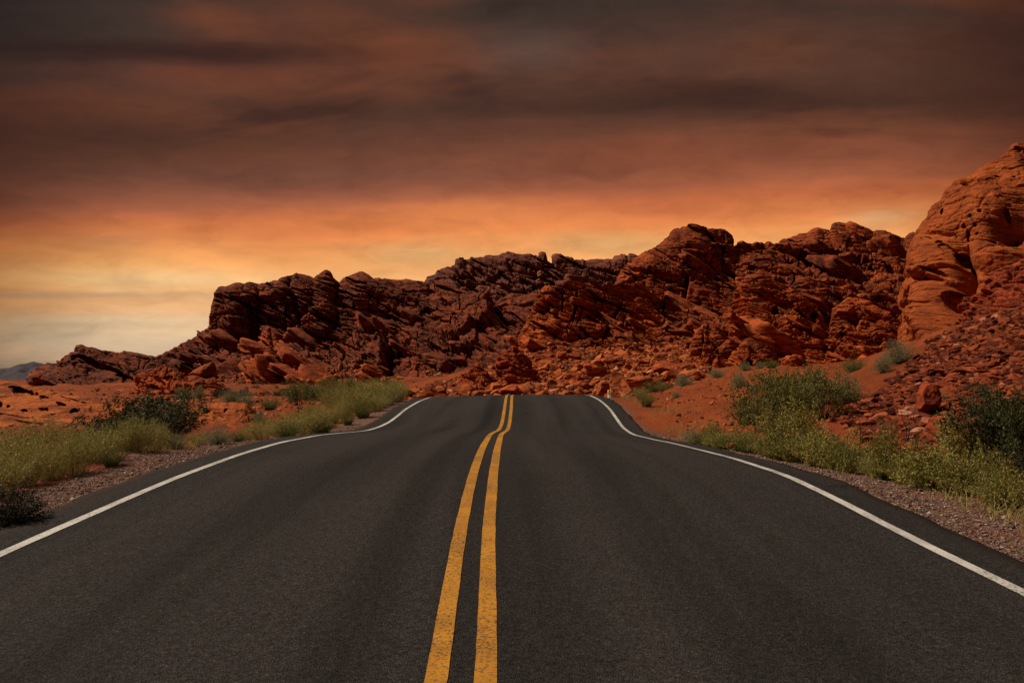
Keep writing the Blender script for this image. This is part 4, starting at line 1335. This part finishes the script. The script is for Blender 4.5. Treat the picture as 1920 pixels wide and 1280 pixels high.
def build_gravel():
    rng = np.random.default_rng(13)
    n = 46000
    y = np.exp(rng.uniform(math.log(3.0), math.log(24), n))
    side = np.where(rng.random(n) < 0.6, -1, 1)
    off = PAVE - 0.04 + np.abs(rng.normal(0, 0.75, n)) * np.where(side < 0, 1.0, 0.8)
    x = road_x(y) + side * off
    z = ground_z(x, y)
    s = np.clip(rng.lognormal(-5.0, 0.42, n), 0.003, 0.026)
    me = tile_mesh('gravel', np.stack([x, y, z + s * 0.3], 1), s, None, PEBBLES, M['gravel'], squash=(0.5, 0.9))
    tag(obj('gravel', me), 'loose pinkish-grey gravel along both edges of the asphalt', kind='stuff')


build_gravel()


# ------------------------------------------------------------------ plants
def strips(base, tip, mid, width, rng, levels=4):
    """n curved tapering ribbons; returns V, F"""
    n = len(base)
    t = np.linspace(0, 1, levels)
    side = rng.normal(size=(n, 3))
    ax = tip - base
    side = np.cross(ax, side)
    side /= np.linalg.norm(side, axis=1, keepdims=True) + 1e-9
    V = np.empty((n, levels, 2, 3))
    for i, q in enumerate(t):
        c = (1 - q) ** 2 * base + 2 * q * (1 - q) * mid + q * q * tip
        w = width * (1 - 0.75 * q)
        V[:, i, 0] = c - side * w[:, None]
        V[:, i, 1] = c + side * w[:, None]
    idx = np.arange(n * levels * 2).reshape(n, levels, 2)
    f = np.stack([idx[:, :-1, 0], idx[:, :-1, 1], idx[:, 1:, 1], idx[:, 1:, 0]], -1).reshape(-1, 4)
    return V.reshape(-1, 3), f


def leaves(c, size, rng, elong=2.0, up=0.3):
    n = len(c)
    a = rng.normal(size=(n, 3))
    a[:, 2] += up
    a /= np.linalg.norm(a, axis=1, keepdims=True)
    b = np.cross(a, rng.normal(size=(n, 3)))
    b /= np.linalg.norm(b, axis=1, keepdims=True) + 1e-9
    s = size[:, None]
    V = np.stack([c, c + a * s * elong * 0.5 + b * s * 0.5, c + a * s * elong, c + a * s * elong * 0.5 - b * s * 0.5], 1)
    f = np.arange(n * 4).reshape(n, 4)
    return V.reshape(-1, 3), f


def quad(base, mid, tip, q):
    q = q[:, None]
    return (1 - q) ** 2 * base + 2 * q * (1 - q) * mid + q * q * tip


def brush_parts(seed, nst=300, spread=0.6, hvar=0.45, leafn=2600, leaf=0.017, droop=0.15, w=0.0042, top=0.35, base_r=0.22):
    """a tussock of thin stems, unit height, unit half-width about 0.6"""
    r = np.random.default_rng(seed)
    az = r.uniform(0, 6.283, nst)
    rad = base_r * np.sqrt(r.random(nst))
    base = np.stack([rad * np.cos(az), rad * np.sin(az), np.zeros(nst) - 0.03], 1)
    out = spread * r.random(nst) ** 0.7
    az2 = az + r.normal(0, 0.5, nst)
    h = (1 - hvar * r.random(nst)) * (1 - 0.35 * (out / spread) ** 2)
    tip = base + np.stack([out * np.cos(az2), out * np.sin(az2), h], 1)
    mid = base * 0.5 + tip * 0.5 + np.stack([out * np.cos(az2) * -0.12, out * np.sin(az2) * -0.12, h * droop], 1)
    SV, SF = strips(base, tip, mid, np.full(nst, w) * r.uniform(0.6, 1.4, nst), r)
    i = r.integers(0, nst, leafn)
    q = top + (1 - top) * r.random(leafn)
    c = quad(base[i], mid[i], tip[i], q) + r.normal(0, 0.014, (leafn, 3))
    LV, LF = leaves(c, leaf * r.uniform(0.5, 1.5, leafn), r, 2.4, 0.8)
    tips = tip
    return SV, SF, LV, LF, tips


def ball_parts(seed, nst=520, leafn=3600, leaf=0.016, rx=0.62, rough=0.16):
    """a rounded, dense small-leaved shrub"""
    r = np.random.default_rng(seed)
    d = r.normal(size=(nst, 3))
    d[:, 2] = np.abs(d[:, 2]) + 0.15
    d /= np.linalg.norm(d, axis=1, keepdims=True)
    lump = 1 + rough * fbm(d * 2.3 + seed, 3, seed) + r.normal(0, 0.06, nst)
    tip = d * lump[:, None] * np.array([rx, rx, 0.98])
    base = r.normal(0, 0.05, (nst, 3)) * np.array([1, 1, 0])
    mid = base * 0.4 + tip * 0.5 + np.array([0, 0, 0.06])
    SV, SF = strips(base, tip, mid, np.full(nst, 0.004), r, 3)
    i = r.integers(0, nst, leafn)
    q = 1 - 0.62 * r.random(leafn) ** 1.6
    c = quad(base[i], mid[i], tip[i], q) + r.normal(0, 0.022, (leafn, 3))
    c[:, 2] = np.maximum(c[:, 2], 0.0)
    LV, LF = leaves(c, leaf * r.uniform(0.5, 1.5, leafn), r, 2.6, 0.9)
    return SV, SF, LV, LF, tip


def bush_parts(seed, nmain=15, nsub=11, leafn=7800, leaf=0.021, spread=0.75):
    """an open woody bush: branches in a V, leaf clusters at the ends"""
    r = np.random.default_rng(seed)
    az = r.uniform(0, 6.283, nmain)
    out = spread * r.uniform(0.25, 1.0, nmain)
    h = r.uniform(0.6, 1.0, nmain) * (1 - 0.25 * (out / spread) ** 2)
    base = np.stack([0.07 * np.cos(az), 0.07 * np.sin(az), np.full(nmain, -0.04)], 1)
    tip = np.stack([out * np.cos(az), out * np.sin(az), h], 1)
    mid = 0.55 * tip + np.array([0, 0, 0.05]) + r.normal(0, 0.06, (nmain, 3))
    A = strips(base, tip, mid, np.full(nmain, 0.012), r, 6)
    i = np.repeat(np.arange(nmain), nsub)
    q = r.uniform(0.25, 0.95, len(i))
    b2 = quad(base[i], mid[i], tip[i], q)
    t2 = b2 + r.normal(0, 0.17, (len(i), 3)) + np.array([0, 0, 0.1]) + (tip[i] * [0.2, 0.2, 0])
    t2[:, 2] = np.clip(t2[:, 2], 0.06, 1.05)
    m2 = (b2 + t2) / 2 + r.normal(0, 0.03, (len(i), 3))
    B = strips(b2, t2, m2, np.full(len(i), 0.005), r, 4)
    SV = np.concatenate([A[0], B[0]])
    SF = np.concatenate([A[1], B[1] + len(A[0])])
    j = r.integers(0, len(i), leafn)
    wgt = 0.35 + 0.65 * r.random(leafn)
    c = quad(b2[j], m2[j], t2[j], wgt) + r.normal(0, 0.033, (leafn, 3))
    LV, LF = leaves(c, leaf * r.uniform(0.5, 1.5, leafn), r, 2.0, 0.3)
    return SV, SF, LV, LF, t2


def flowers(tips, n, size, rng):
    i = rng.integers(0, len(tips), n)
    return leaves(tips[i] + rng.normal(0, 0.02, (n, 3)) - np.array([0, 0, 0.06]) * rng.random((n, 1)), np.full(n, size), rng, 1.1, 0.5)


PROTO = {}


def proto(kind, i, parts, leafmat, stemmat, flower=None):
    SV, SF, LV, LF, tips = parts
    d = {'foliage': mesh_from('foliage', LV, LF, M[leafmat], smooth=False), 'stems': mesh_from('stems', SV, SF, M[stemmat], smooth=False)}
    if flower:
        mat, n, size = flower
        fv, ff = flowers(tips, n, size, np.random.default_rng(i + 77))
        d['flowers'] = mesh_from('flowers', fv, ff, M[mat], smooth=False)
    PROTO.setdefault(kind, []).append(d)


for i in range(4):
    proto('dry', i, brush_parts(600 + i), 'dry', 'dry2')
    proto('green', i, brush_parts(620 + i, nst=380, leafn=4200, leaf=0.016, top=0.12, spread=0.6), 'green', 'green')
    if i % 2:
        mp = brush_parts(640 + i, nst=170, leafn=4200, leaf=0.024, top=0.08, spread=0.8, hvar=0.6, w=0.005)
    else:
        mp = ball_parts(640 + i, nst=260, leafn=5200, leaf=0.026, rx=0.66, rough=0.45)
    proto('mallow', i, mp, 'mallow', 'dry', ('petal_o', 30, 0.03))
for i in range(3):
    proto('sage', i, ball_parts(660 + i), 'sage', 'sage')
    proto('creosote', i, bush_parts(680 + i), 'creosote', 'twig')
    proto('leafy', i, bush_parts(690 + i, nmain=16, nsub=12, leafn=7500, leaf=0.018), 'green', 'twig')
    proto('juniper', i, ball_parts(700 + i, leafn=5000, leaf=0.02, rx=0.75, rough=0.3), 'juniper', 'twig')
proto('yellowflower', 0, brush_parts(720), 'dry', 'dry2', ('petal_y', 40, 0.03))
NAMES = {'dry': 'dry_brush', 'green': 'green_brush', 'mallow': 'globemallow_plant', 'sage': 'sage_shrub', 'creosote': 'creosote_bush', 'leafy': 'leafy_bush', 'juniper': 'dark_shrub', 'yellowflower': 'flowering_brush'}
CATS = {'dry': 'dry bush', 'green': 'green bush', 'mallow': 'flowering plant', 'sage': 'sage shrub', 'creosote': 'creosote bush', 'leafy': 'bush', 'juniper': 'dark shrub', 'yellowflower': 'flowering bush'}
_cnt = {}


def plant(kind, px, Z, hpx, wpx, label, group=None, zoff=0.0, at=None):
    i = _cnt.get(kind, 0)
    _cnt[kind] = i + 1
    d = PROTO[kind][i % len(PROTO[kind])]
    x = (px - 960) / F * Z if at is None else at[0]
    y = Z if at is None else at[1]
    z = float(ground_z(x, y)[0]) + zoff
    h = hpx / F * Z
    w = wpx / F * Z / 1.25
    root = empty(NAMES[kind], (x, y, z), random.uniform(0, 6.28), (w, w, h))
    tag(root, label, CATS[kind], group)
    for nm, me in d.items():
        obj(nm, me, root)
    return root


# left side of the road
plant('juniper', 22, 7.2, 78, 120, 'small very dark green bush at the left edge of the gravel shoulder')
GL = 'dry brush along the left shoulder'
LB = 'tall dry yellow-green brush in the unbroken thicket along the left shoulder'
for px, Z, h, w in ((-60, 8.8, 120, 150), (0, 9.2, 105, 130), (45, 9.9, 110, 130), (95, 10.4, 105, 130), (140, 10.8, 95, 120), (180, 11.6, 78, 100), (20, 11.0, 95, 120), (80, 12.0, 90, 120), (150, 12.6, 80, 110), (-40, 11.5, 110, 140)):
    plant('dry', px, Z, h * random.uniform(0.8, 1.12), w * random.uniform(0.8, 1.0), LB, GL)
plant('green', 208, 11.2, 42, 60, 'low bright green weed at the right end of the left thicket')
plant('dry', 262, 12.6, 78, 80, 'tall feathery yellow brush in front of the dark creosote on the left')
plant('dry', 232, 12.4, 60, 70, 'shorter yellow brush left of the tall feathery one')
plant('dry', 292, 13.4, 62, 56, 'narrow yellow brush between the tall feathery one and the rounded grey shrub')
plant('creosote', 250, 17.0, 95, 160, 'large dark green creosote bush in front of the holed orange slope')
plant('creosote', 320, 18.5, 90, 120, 'thinner dark creosote bush right of the large one on the left')
plant('creosote', 205, 16.5, 70, 110, 'low left part of the dark creosote thicket beside the holed slope')
plant('sage', 328, 13.6, 32, 56, 'rounded grey-green shrub at the edge of the left gravel')
plant('sage', 408, 14.6, 32, 62, 'rounded grey-green shrub under the orange earth bank')
plant('green', 446, 15.6, 24, 36, 'little green tuft right of the rounded grey shrubs')
plant('dry', 372, 14.8, 34, 44, 'thin dry tuft between the two rounded grey shrubs')
plant('dry', 490, 16.6, 46, 66, 'pale yellow-green bush nearest the left edge line bend')
plant('dry', 528, 18.0, 54, 76, 'tall pale bush behind the dark green tuft on the left verge')
plant('green', 540, 16.9, 36, 52, 'darker green tuft in front of the pale bushes at the left bend')
plant('dry', 575, 19.2, 58, 76, 'feathery pale bush left of the round green one at the bend')
plant('green', 602, 19.4, 46, 62, 'round green bush beside the left edge line bend')
plant('sage', 486, 23, 26, 40, 'small grey shrub on the slope behind the pale bushes')
plant('green', 506, 29, 26, 44, 'low green bush right of the orange earth bank')
plant('sage', 432, 34, 30, 46, 'grey shrub on top of the orange earth bank')
plant('sage', 458, 35, 28, 50, 'wide grey-green shrub behind the orange earth bank')
plant('sage', 345, 46, 28, 44, 'grey shrub below the rounded layered outcrop')
plant('sage', 372, 44, 24, 30, 'smaller grey shrub right of the one below the rounded outcrop')
plant('leafy', 560, 37, 46, 70, 'dark green bush at the left end of the far hedge-like row')
plant('leafy', 608, 37, 50, 80, 'dark green bush in the middle of the far hedge-like row')
plant('leafy', 640, 33, 56, 60, 'dark green bush at the right end of the far hedge-like row')
plant('dry', 655, 29, 62, 60, 'tall pale brush in front of the far dark green row')
plant('dry', 690, 31, 60, 66, 'pale brush below the balanced boulder')
plant('yellowflower', 712, 31.5, 50, 50, 'brush sprinkled with yellow flowers near the left side of the crest')
plant('dry', 735, 33.5, 52, 56, 'pale brush nearest the crest on the left')
plant('green', 680, 26.6, 38, 50, 'green bush beside the left edge line on the far rise')
for px, Z, h, w in ((622, 30, 50, 56), (640, 27.5, 44, 50), (672, 28.5, 50, 56), (700, 33, 54, 56), (722, 34.5, 50, 50), (748, 35.5, 44, 48), (598, 24, 44, 50), (556, 21.5, 48, 60)):
    plant('dry', px, Z, h, w, 'yellow-green brush in the clump between the left bend and the crest', 'brush between the left bend and the crest')
plant('green', 652, 24.6, 28, 34, 'tiny green tuft on the gravel of the left bend')
plant('dry', 708, 28.6, 36, 48, 'short pale brush between the green bush and the yellow flowers')
plant('green', 664, 38, 50, 60, 'green bush behind the tall pale brush left of the crest')

for px, Z, h, w in ((300, 14.6, 40, 44), (462, 17.4, 36, 48), (590, 26, 44, 50), (626, 25.5, 38, 44), (662, 30.5, 48, 50), (716, 30, 40, 44), (728, 32, 44, 46), (744, 34, 40, 40), (695, 36, 48, 60), (650, 36, 50, 60)):
    plant('dry', px, Z, h, w, 'smaller yellow-green tuft in the loose strip along the left verge', 'tufts along the left verge')

# right side of the road
plant('green', 1212, 30, 30, 38, 'round green tuft standing alone on the red verge right of the crest')
plant('dry', 1200, 35, 26, 34, 'pale tuft just behind the lone round one right of the crest')
plant('leafy', 1226, 43, 28, 34, 'green shrub under the wide smooth boulder')
plant('green', 1246, 42, 24, 36, 'lighter green shrub right of the one under the wide boulder')
plant('sage', 1282, 45, 24, 46, 'grey low shrub leaning along the top of the red bank')
plant('sage', 1268, 34, 12, 26, 'flat grey tuft on the bare red bank')
plant('sage', 1345, 50, 20, 40, 'grey scrubby shrub left of the small arched rock')
plant('sage', 1396, 54, 16, 28, 'small round sage in front of the small arched rock')
plant('sage', 1424, 54, 18, 22, 'small round sage directly right of the arched rock hollow')
plant('green', 1446, 53, 18, 34, 'yellowish green shrub beside the two small round sages')
plant('sage', 1388, 36, 30, 40, 'grey-brown shrub on the red bank left of the tall green bush')
plant('creosote', 1394, 23, 44, 48, 'dark green bush at the left foot of the tall bush')
plant('leafy', 1430, 20, 108, 110, 'tall green bush at the top of the right verge, left half')
plant('leafy', 1490, 20.5, 112, 120, 'tall green bush at the top of the right verge, middle')
plant('leafy', 1545, 19.5, 100, 100, 'tall green bush at the top of the right verge, right half')
plant('creosote', 1460, 22, 90, 110, 'dark shaded bush behind the tall green ones')
plant('sage', 1586, 22, 56, 64, 'large grey-green shrub right of the tall green bush')
plant('sage', 1684, 28, 44, 66, 'grey sage high on the scree under the smooth dome')
plant('sage', 1655, 27, 34, 44, 'lower grey sage left of the one under the dome')
plant('green', 1602, 34, 36, 50, 'dull green shrub behind the large grey-green one')
plant('sage', 1300, 17.8, 26, 60, 'low bluish-green plant at the start of the flowered brush')
plant('green', 1355, 15.6, 34, 44, 'deep green tuft in the flowered brush near the lone red stone')
GR = 'flowering brush along the right shoulder'
RB = 'olive brush with orange flowers in the thick band along the right shoulder'
for px, Z, h, w in ((1335, 16.6, 38, 70), (1385, 15.4, 56, 90), (1455, 13.4, 70, 100), (1490, 12.7, 66, 100), (1500, 15.0, 66, 100), (1535, 12.0, 78, 110), (1575, 11.6, 84, 110), (1620, 11.0, 88, 120), (1660, 10.4, 92, 120), (1705, 9.9, 96, 130), (1750, 9.4, 104, 140), (1795, 9.0, 104, 130), (1790, 10.4, 90, 120), (1880, 8.3, 80, 120), (1850, 9.2, 84, 120), (1940, 8.0, 90, 130)):
    plant('mallow', px, Z, h * random.uniform(0.72, 1.18), w * random.uniform(0.6, 0.82), RB, GR)
for px, Z, h, w in ((1325, 17.5, 34, 60), (1405, 14.6, 50, 70), (1470, 12.9, 52, 70), (1515, 13.6, 60, 80), (1598, 11.2, 62, 80), (1685, 10.3, 66, 90), (1770, 9.3, 70, 90), (1830, 9.0, 64, 90)):
    plant('green', px, Z, h, w, 'darker green tuft mixed into the flowered band along the right shoulder', 'green tufts along the right shoulder')
for px, Z, h, w in ((1350, 15.9, 36, 60), (1440, 13.5, 44, 60), (1540, 12.3, 48, 60), (1645, 10.5, 54, 70), (1720, 9.6, 50, 70), (1870, 8.3, 60, 90)):
    plant('dry', px, Z, h, w, 'straw-yellow tuft mixed into the flowered band along the right shoulder', 'straw tufts along the right shoulder')
plant('creosote', 1852, 10.3, 128, 130, 'large nearly black creosote bush at the right edge of the picture')
plant('creosote', 1925, 9.8, 150, 130, 'dark creosote bush half cut off by the right edge')
plant('creosote', 1885, 11.4, 105, 120, 'dark upper creosote bush against the brick-red slab')
plant('juniper', 1885, 9.3, 60, 100, 'low dark shrub at the foot of the creosote on the right')
plant('dry', 1757, 17.5, 22, 34, 'pale dry grass tuft on the scree beside the upright red boulder')
plant('juniper', 1715, 13.2, 24, 34, 'tiny dark shrub in the scree above the flat red stone')
plant('sage', 1822, 33, 8, 8, 'tiny green shrub clinging to the smooth dome', zoff=4.2)


def scrub_templates():
    out = []
    for i in range(4):
        SV, SF, LV, LF, t = ball_parts(740 + i, nst=60, leafn=520, leaf=0.07, rx=0.7, rough=0.3)
        out.append(mesh_from('scrub', LV, LF, M['scrub'], smooth=False))
    return out


def scatter_scrub():
    rng = np.random.default_rng(21)
    T = scrub_templates()
    k = 0
    x, y, z = scatter_ground(3000, ((-0.47, -0.16), (46, 108)), rng)
    for i in range(len(x)):
        px, py = proj(x[i], y[i], z[i])
        if px < 300 or px > 720 or k >= 170:
            continue
        s = rng.uniform(0.22, 0.55)
        o = obj('scrub', T[k % 4], loc=(x[i], y[i], z[i] - 0.02))
        o.scale = (s * 1.1, s * 1.1, s * 0.8)
        o.rotation_euler = (0, 0, rng.uniform(0, 6.28))
        tag(o, 'small grey-green scrub dotting the red flat below the left ridge', 'scrub', 'scrub dotted below the left ridge')
        k += 1
    k = 0
    x, y, z = scatter_ground(1600, ((-0.12, 0.24), (56, 90)), rng)
    for i in range(len(x)):
        px, py = proj(x[i], y[i], z[i])
        if not (770 < px < 1290) or k >= 80:
            continue
        s = rng.uniform(0.18, 0.42)
        o = obj('scrub', T[k % 4], loc=(x[i], y[i], z[i] + 0.02))
        o.scale = (s * 1.1, s * 1.1, s * 0.9)
        o.rotation_euler = (0, 0, rng.uniform(0, 6.28))
        tag(o, 'tiny dark scrub tucked among the stones of the middle rubble slope', 'scrub', 'scrub in the middle rubble slope')
        k += 1


scatter_scrub()


def build_grass():
    """short dry grass and seedlings between the bushes, too many to count"""
    rng = np.random.default_rng(31)
    B, Tp, Wd = [], [], []
    n = 15000
    y = np.exp(rng.uniform(math.log(5.5), math.log(38), n))
    side = np.where(rng.random(n) < 0.5, -1, 1)
    off = PAVE + 0.75 + np.abs(rng.normal(0.35, 0.9, n)) + np.where((side > 0), 0.0, 0.35)
    x = road_x(y) + side * off
    clump = fbm(np.stack([x * 0.7, y * 0.7, x * 0], 1), 3, 91)
    keep = clump > -0.1 + 0.5 * (off - PAVE > 3.2)
    x, y, side, off = x[keep], y[keep], side[keep], off[keep]
    z = ground_z(x, y)
    n = len(x)
    h = rng.uniform(0.05, 0.22, n)
    base = np.stack([x, y, z - 0.01], 1)
    lean = rng.normal(0, 0.45, (n, 2)) * h[:, None]
    tip = base + np.stack([lean[:, 0], lean[:, 1], h], 1)
    mid = (base + tip) / 2 + np.stack([-lean[:, 0] * 0.2, -lean[:, 1] * 0.2, h * 0.15], 1)
    V, f = strips(base, tip, mid, np.full(n, 0.0035), rng, 3)
    i = rng.integers(0, n, 16000)
    LV, LF = leaves(quad(base[i], mid[i], tip[i], 0.3 + 0.7 * rng.random(16000)), 0.010 * rng.uniform(0.5, 1.6, 16000), rng, 2.2, 0.6)
    me = mesh_from('grass', np.concatenate([V, LV]), [f, LF + len(V)], [M['dry2'], M['mallow']], smooth=False, mat_idx=np.concatenate([np.zeros(len(f)), np.ones(len(LF))]))
    tag(obj('grass', me), 'thin dry grass and seedlings growing between the roadside bushes', kind='stuff')


build_grass()


# ------------------------------------------------------------------ dead branches
def tube(path, rad, sides=6):
    path = np.asarray(path, float)
    n = len(path)
    tang = np.gradient(path, axis=0)
    tang /= np.linalg.norm(tang, axis=1, keepdims=True)
    ref = np.array([0.3, 0.9, 0.2])
    a = np.cross(tang, ref)
    a /= np.linalg.norm(a, axis=1, keepdims=True)
    b = np.cross(tang, a)
    th = np.linspace(0, 2 * math.pi, sides, endpoint=False)
    V = path[:, None] + (np.cos(th)[None, :, None] * a[:, None] + np.sin(th)[None, :, None] * b[:, None]) * np.asarray(rad)[:, None, None]
    idx = np.arange(n * sides).reshape(n, sides)
    f = np.stack([idx[:-1], np.roll(idx[:-1], -1, 1), np.roll(idx[1:], -1, 1), idx[1:]], -1).reshape(-1, 4)
    return V.reshape(-1, 3), f


def twig(points, r0, r1, seed):
    pts = np.array(points)
    t = np.linspace(0, len(pts) - 1, len(pts) * 6)
    q = np.stack([np.interp(t, np.arange(len(pts)), pts[:, c]) for c in range(3)], 1)
    ker = np.array([.25, .5, .25])
    for _ in range(3):
        for c in range(3):
            q[1:-1, c] = np.convolve(q[:, c], ker, mode='valid')
    q += 0.008 * np.stack([vnoise(q * 9 + 10 * c, seed) for c in range(3)], 1)
    return tube(q, np.linspace(r0, r1, len(q)))


def dead_branch(name, label, specs, mat, org):
    Vs, Fs, off = [], [], 0
    for i, (pts, r0, r1) in enumerate(specs):
        v, f = twig([P(*p) for p in pts], r0, r1, 800 + i)
        Vs.append(v)
        Fs.append(f + off)
        off += len(v)
    V = np.concatenate(Vs)
    o0 = V[np.argmin(V[:, 2])]
    o = obj(name, mesh_from(name, V - o0, np.concatenate(Fs), M[mat]), loc=o0)
    tag(o, label, 'dead branch')


dead_branch('dead_branch', 'bleached bare branch curling out of the dark bush on the right', [
    ([(1960, 868, 9.5), (1935, 872, 9.4), (1905, 876, 9.3), (1880, 873, 9.3), (1860, 874, 9.2), (1852, 869, 9.2)], 0.013, 0.004),
    ([(1884, 874, 9.3), (1880, 864, 9.25), (1870, 858, 9.2), (1862, 850, 9.2), (1850, 842, 9.2)], 0.008, 0.003),
    ([(1872, 874, 9.25), (1868, 866, 9.2), (1860, 858, 9.2), (1850, 840, 9.2)], 0.006, 0.002)], 'deadwood', None)
dead_branch('dead_branch', 'blackened bare twig standing upright in the scree on the right', [
    ([(1612, 838, 12.6), (1613, 815, 12.6), (1611, 795, 12.6), (1609, 776, 12.6)], 0.012, 0.004),
    ([(1612, 812, 12.6), (1620, 800, 12.6), (1626, 786, 12.6)], 0.006, 0.002),
    ([(1613, 822, 12.6), (1604, 808, 12.6), (1600, 796, 12.6)], 0.006, 0.002)], 'twig', None)
dead_branch('dead_branch', 'bare many-stemmed dark twigs in the scree below the upright boulder', [
    ([(1700, 826, 12.8), (1698, 800, 12.8), (1690, 780, 12.8), (1688, 765, 12.8)], 0.01, 0.003),
    ([(1702, 826, 12.8), (1706, 800, 12.8), (1714, 778, 12.8), (1718, 760, 12.8)], 0.009, 0.003),
    ([(1698, 806, 12.8), (1704, 790, 12.8), (1702, 770, 12.8)], 0.006, 0.002),
    ([(1706, 804, 12.8), (1722, 796, 12.8), (1730, 780, 12.8)], 0.006, 0.002)], 'twig', None)


# ------------------------------------------------------------------ marker post
def marker_post():
    Z = 35.0
    x = (1141 - 960) / F * Z
    z0 = float(ground_z(x, Z)[0]) - 0.05
    top = EYE - (731 - 640) / F * Z
    h = top - z0
    root = empty('marker_post', (x, Z, z0), math.radians(-42))
    tag(root, 'short white roadside marker post with an amber reflector at the crest', 'marker post')

    def box(name, cx, cy, z1, z2, w, d, mat, rx=0.0):
        bm = bmesh.new()
        bmesh.ops.create_cube(bm, size=1)
        bmesh.ops.scale(bm, vec=(w, d, z2 - z1), verts=bm.verts)
        bmesh.ops.translate(bm, vec=(cx, cy, (z1 + z2) / 2), verts=bm.verts)
        bmesh.ops.bevel(bm, geom=bm.edges[:], offset=min(w, d) * 0.2, segments=2, affect='EDGES')
        me = bpy.data.meshes.new(name)
        bm.to_mesh(me)
        bm.free()
        me.materials.append(M[mat])
        obj(name, me, root)
    box('post', 0, 0, 0, h, 0.10, 0.035, 'post_white')
    box('reflector', -0.005, -0.022, h - 0.17, h - 0.03, 0.085, 0.012, 'amber')
    box('brace', 0.075, 0.012, 0, h - 0.11, 0.055, 0.03, 'post_white')


marker_post()
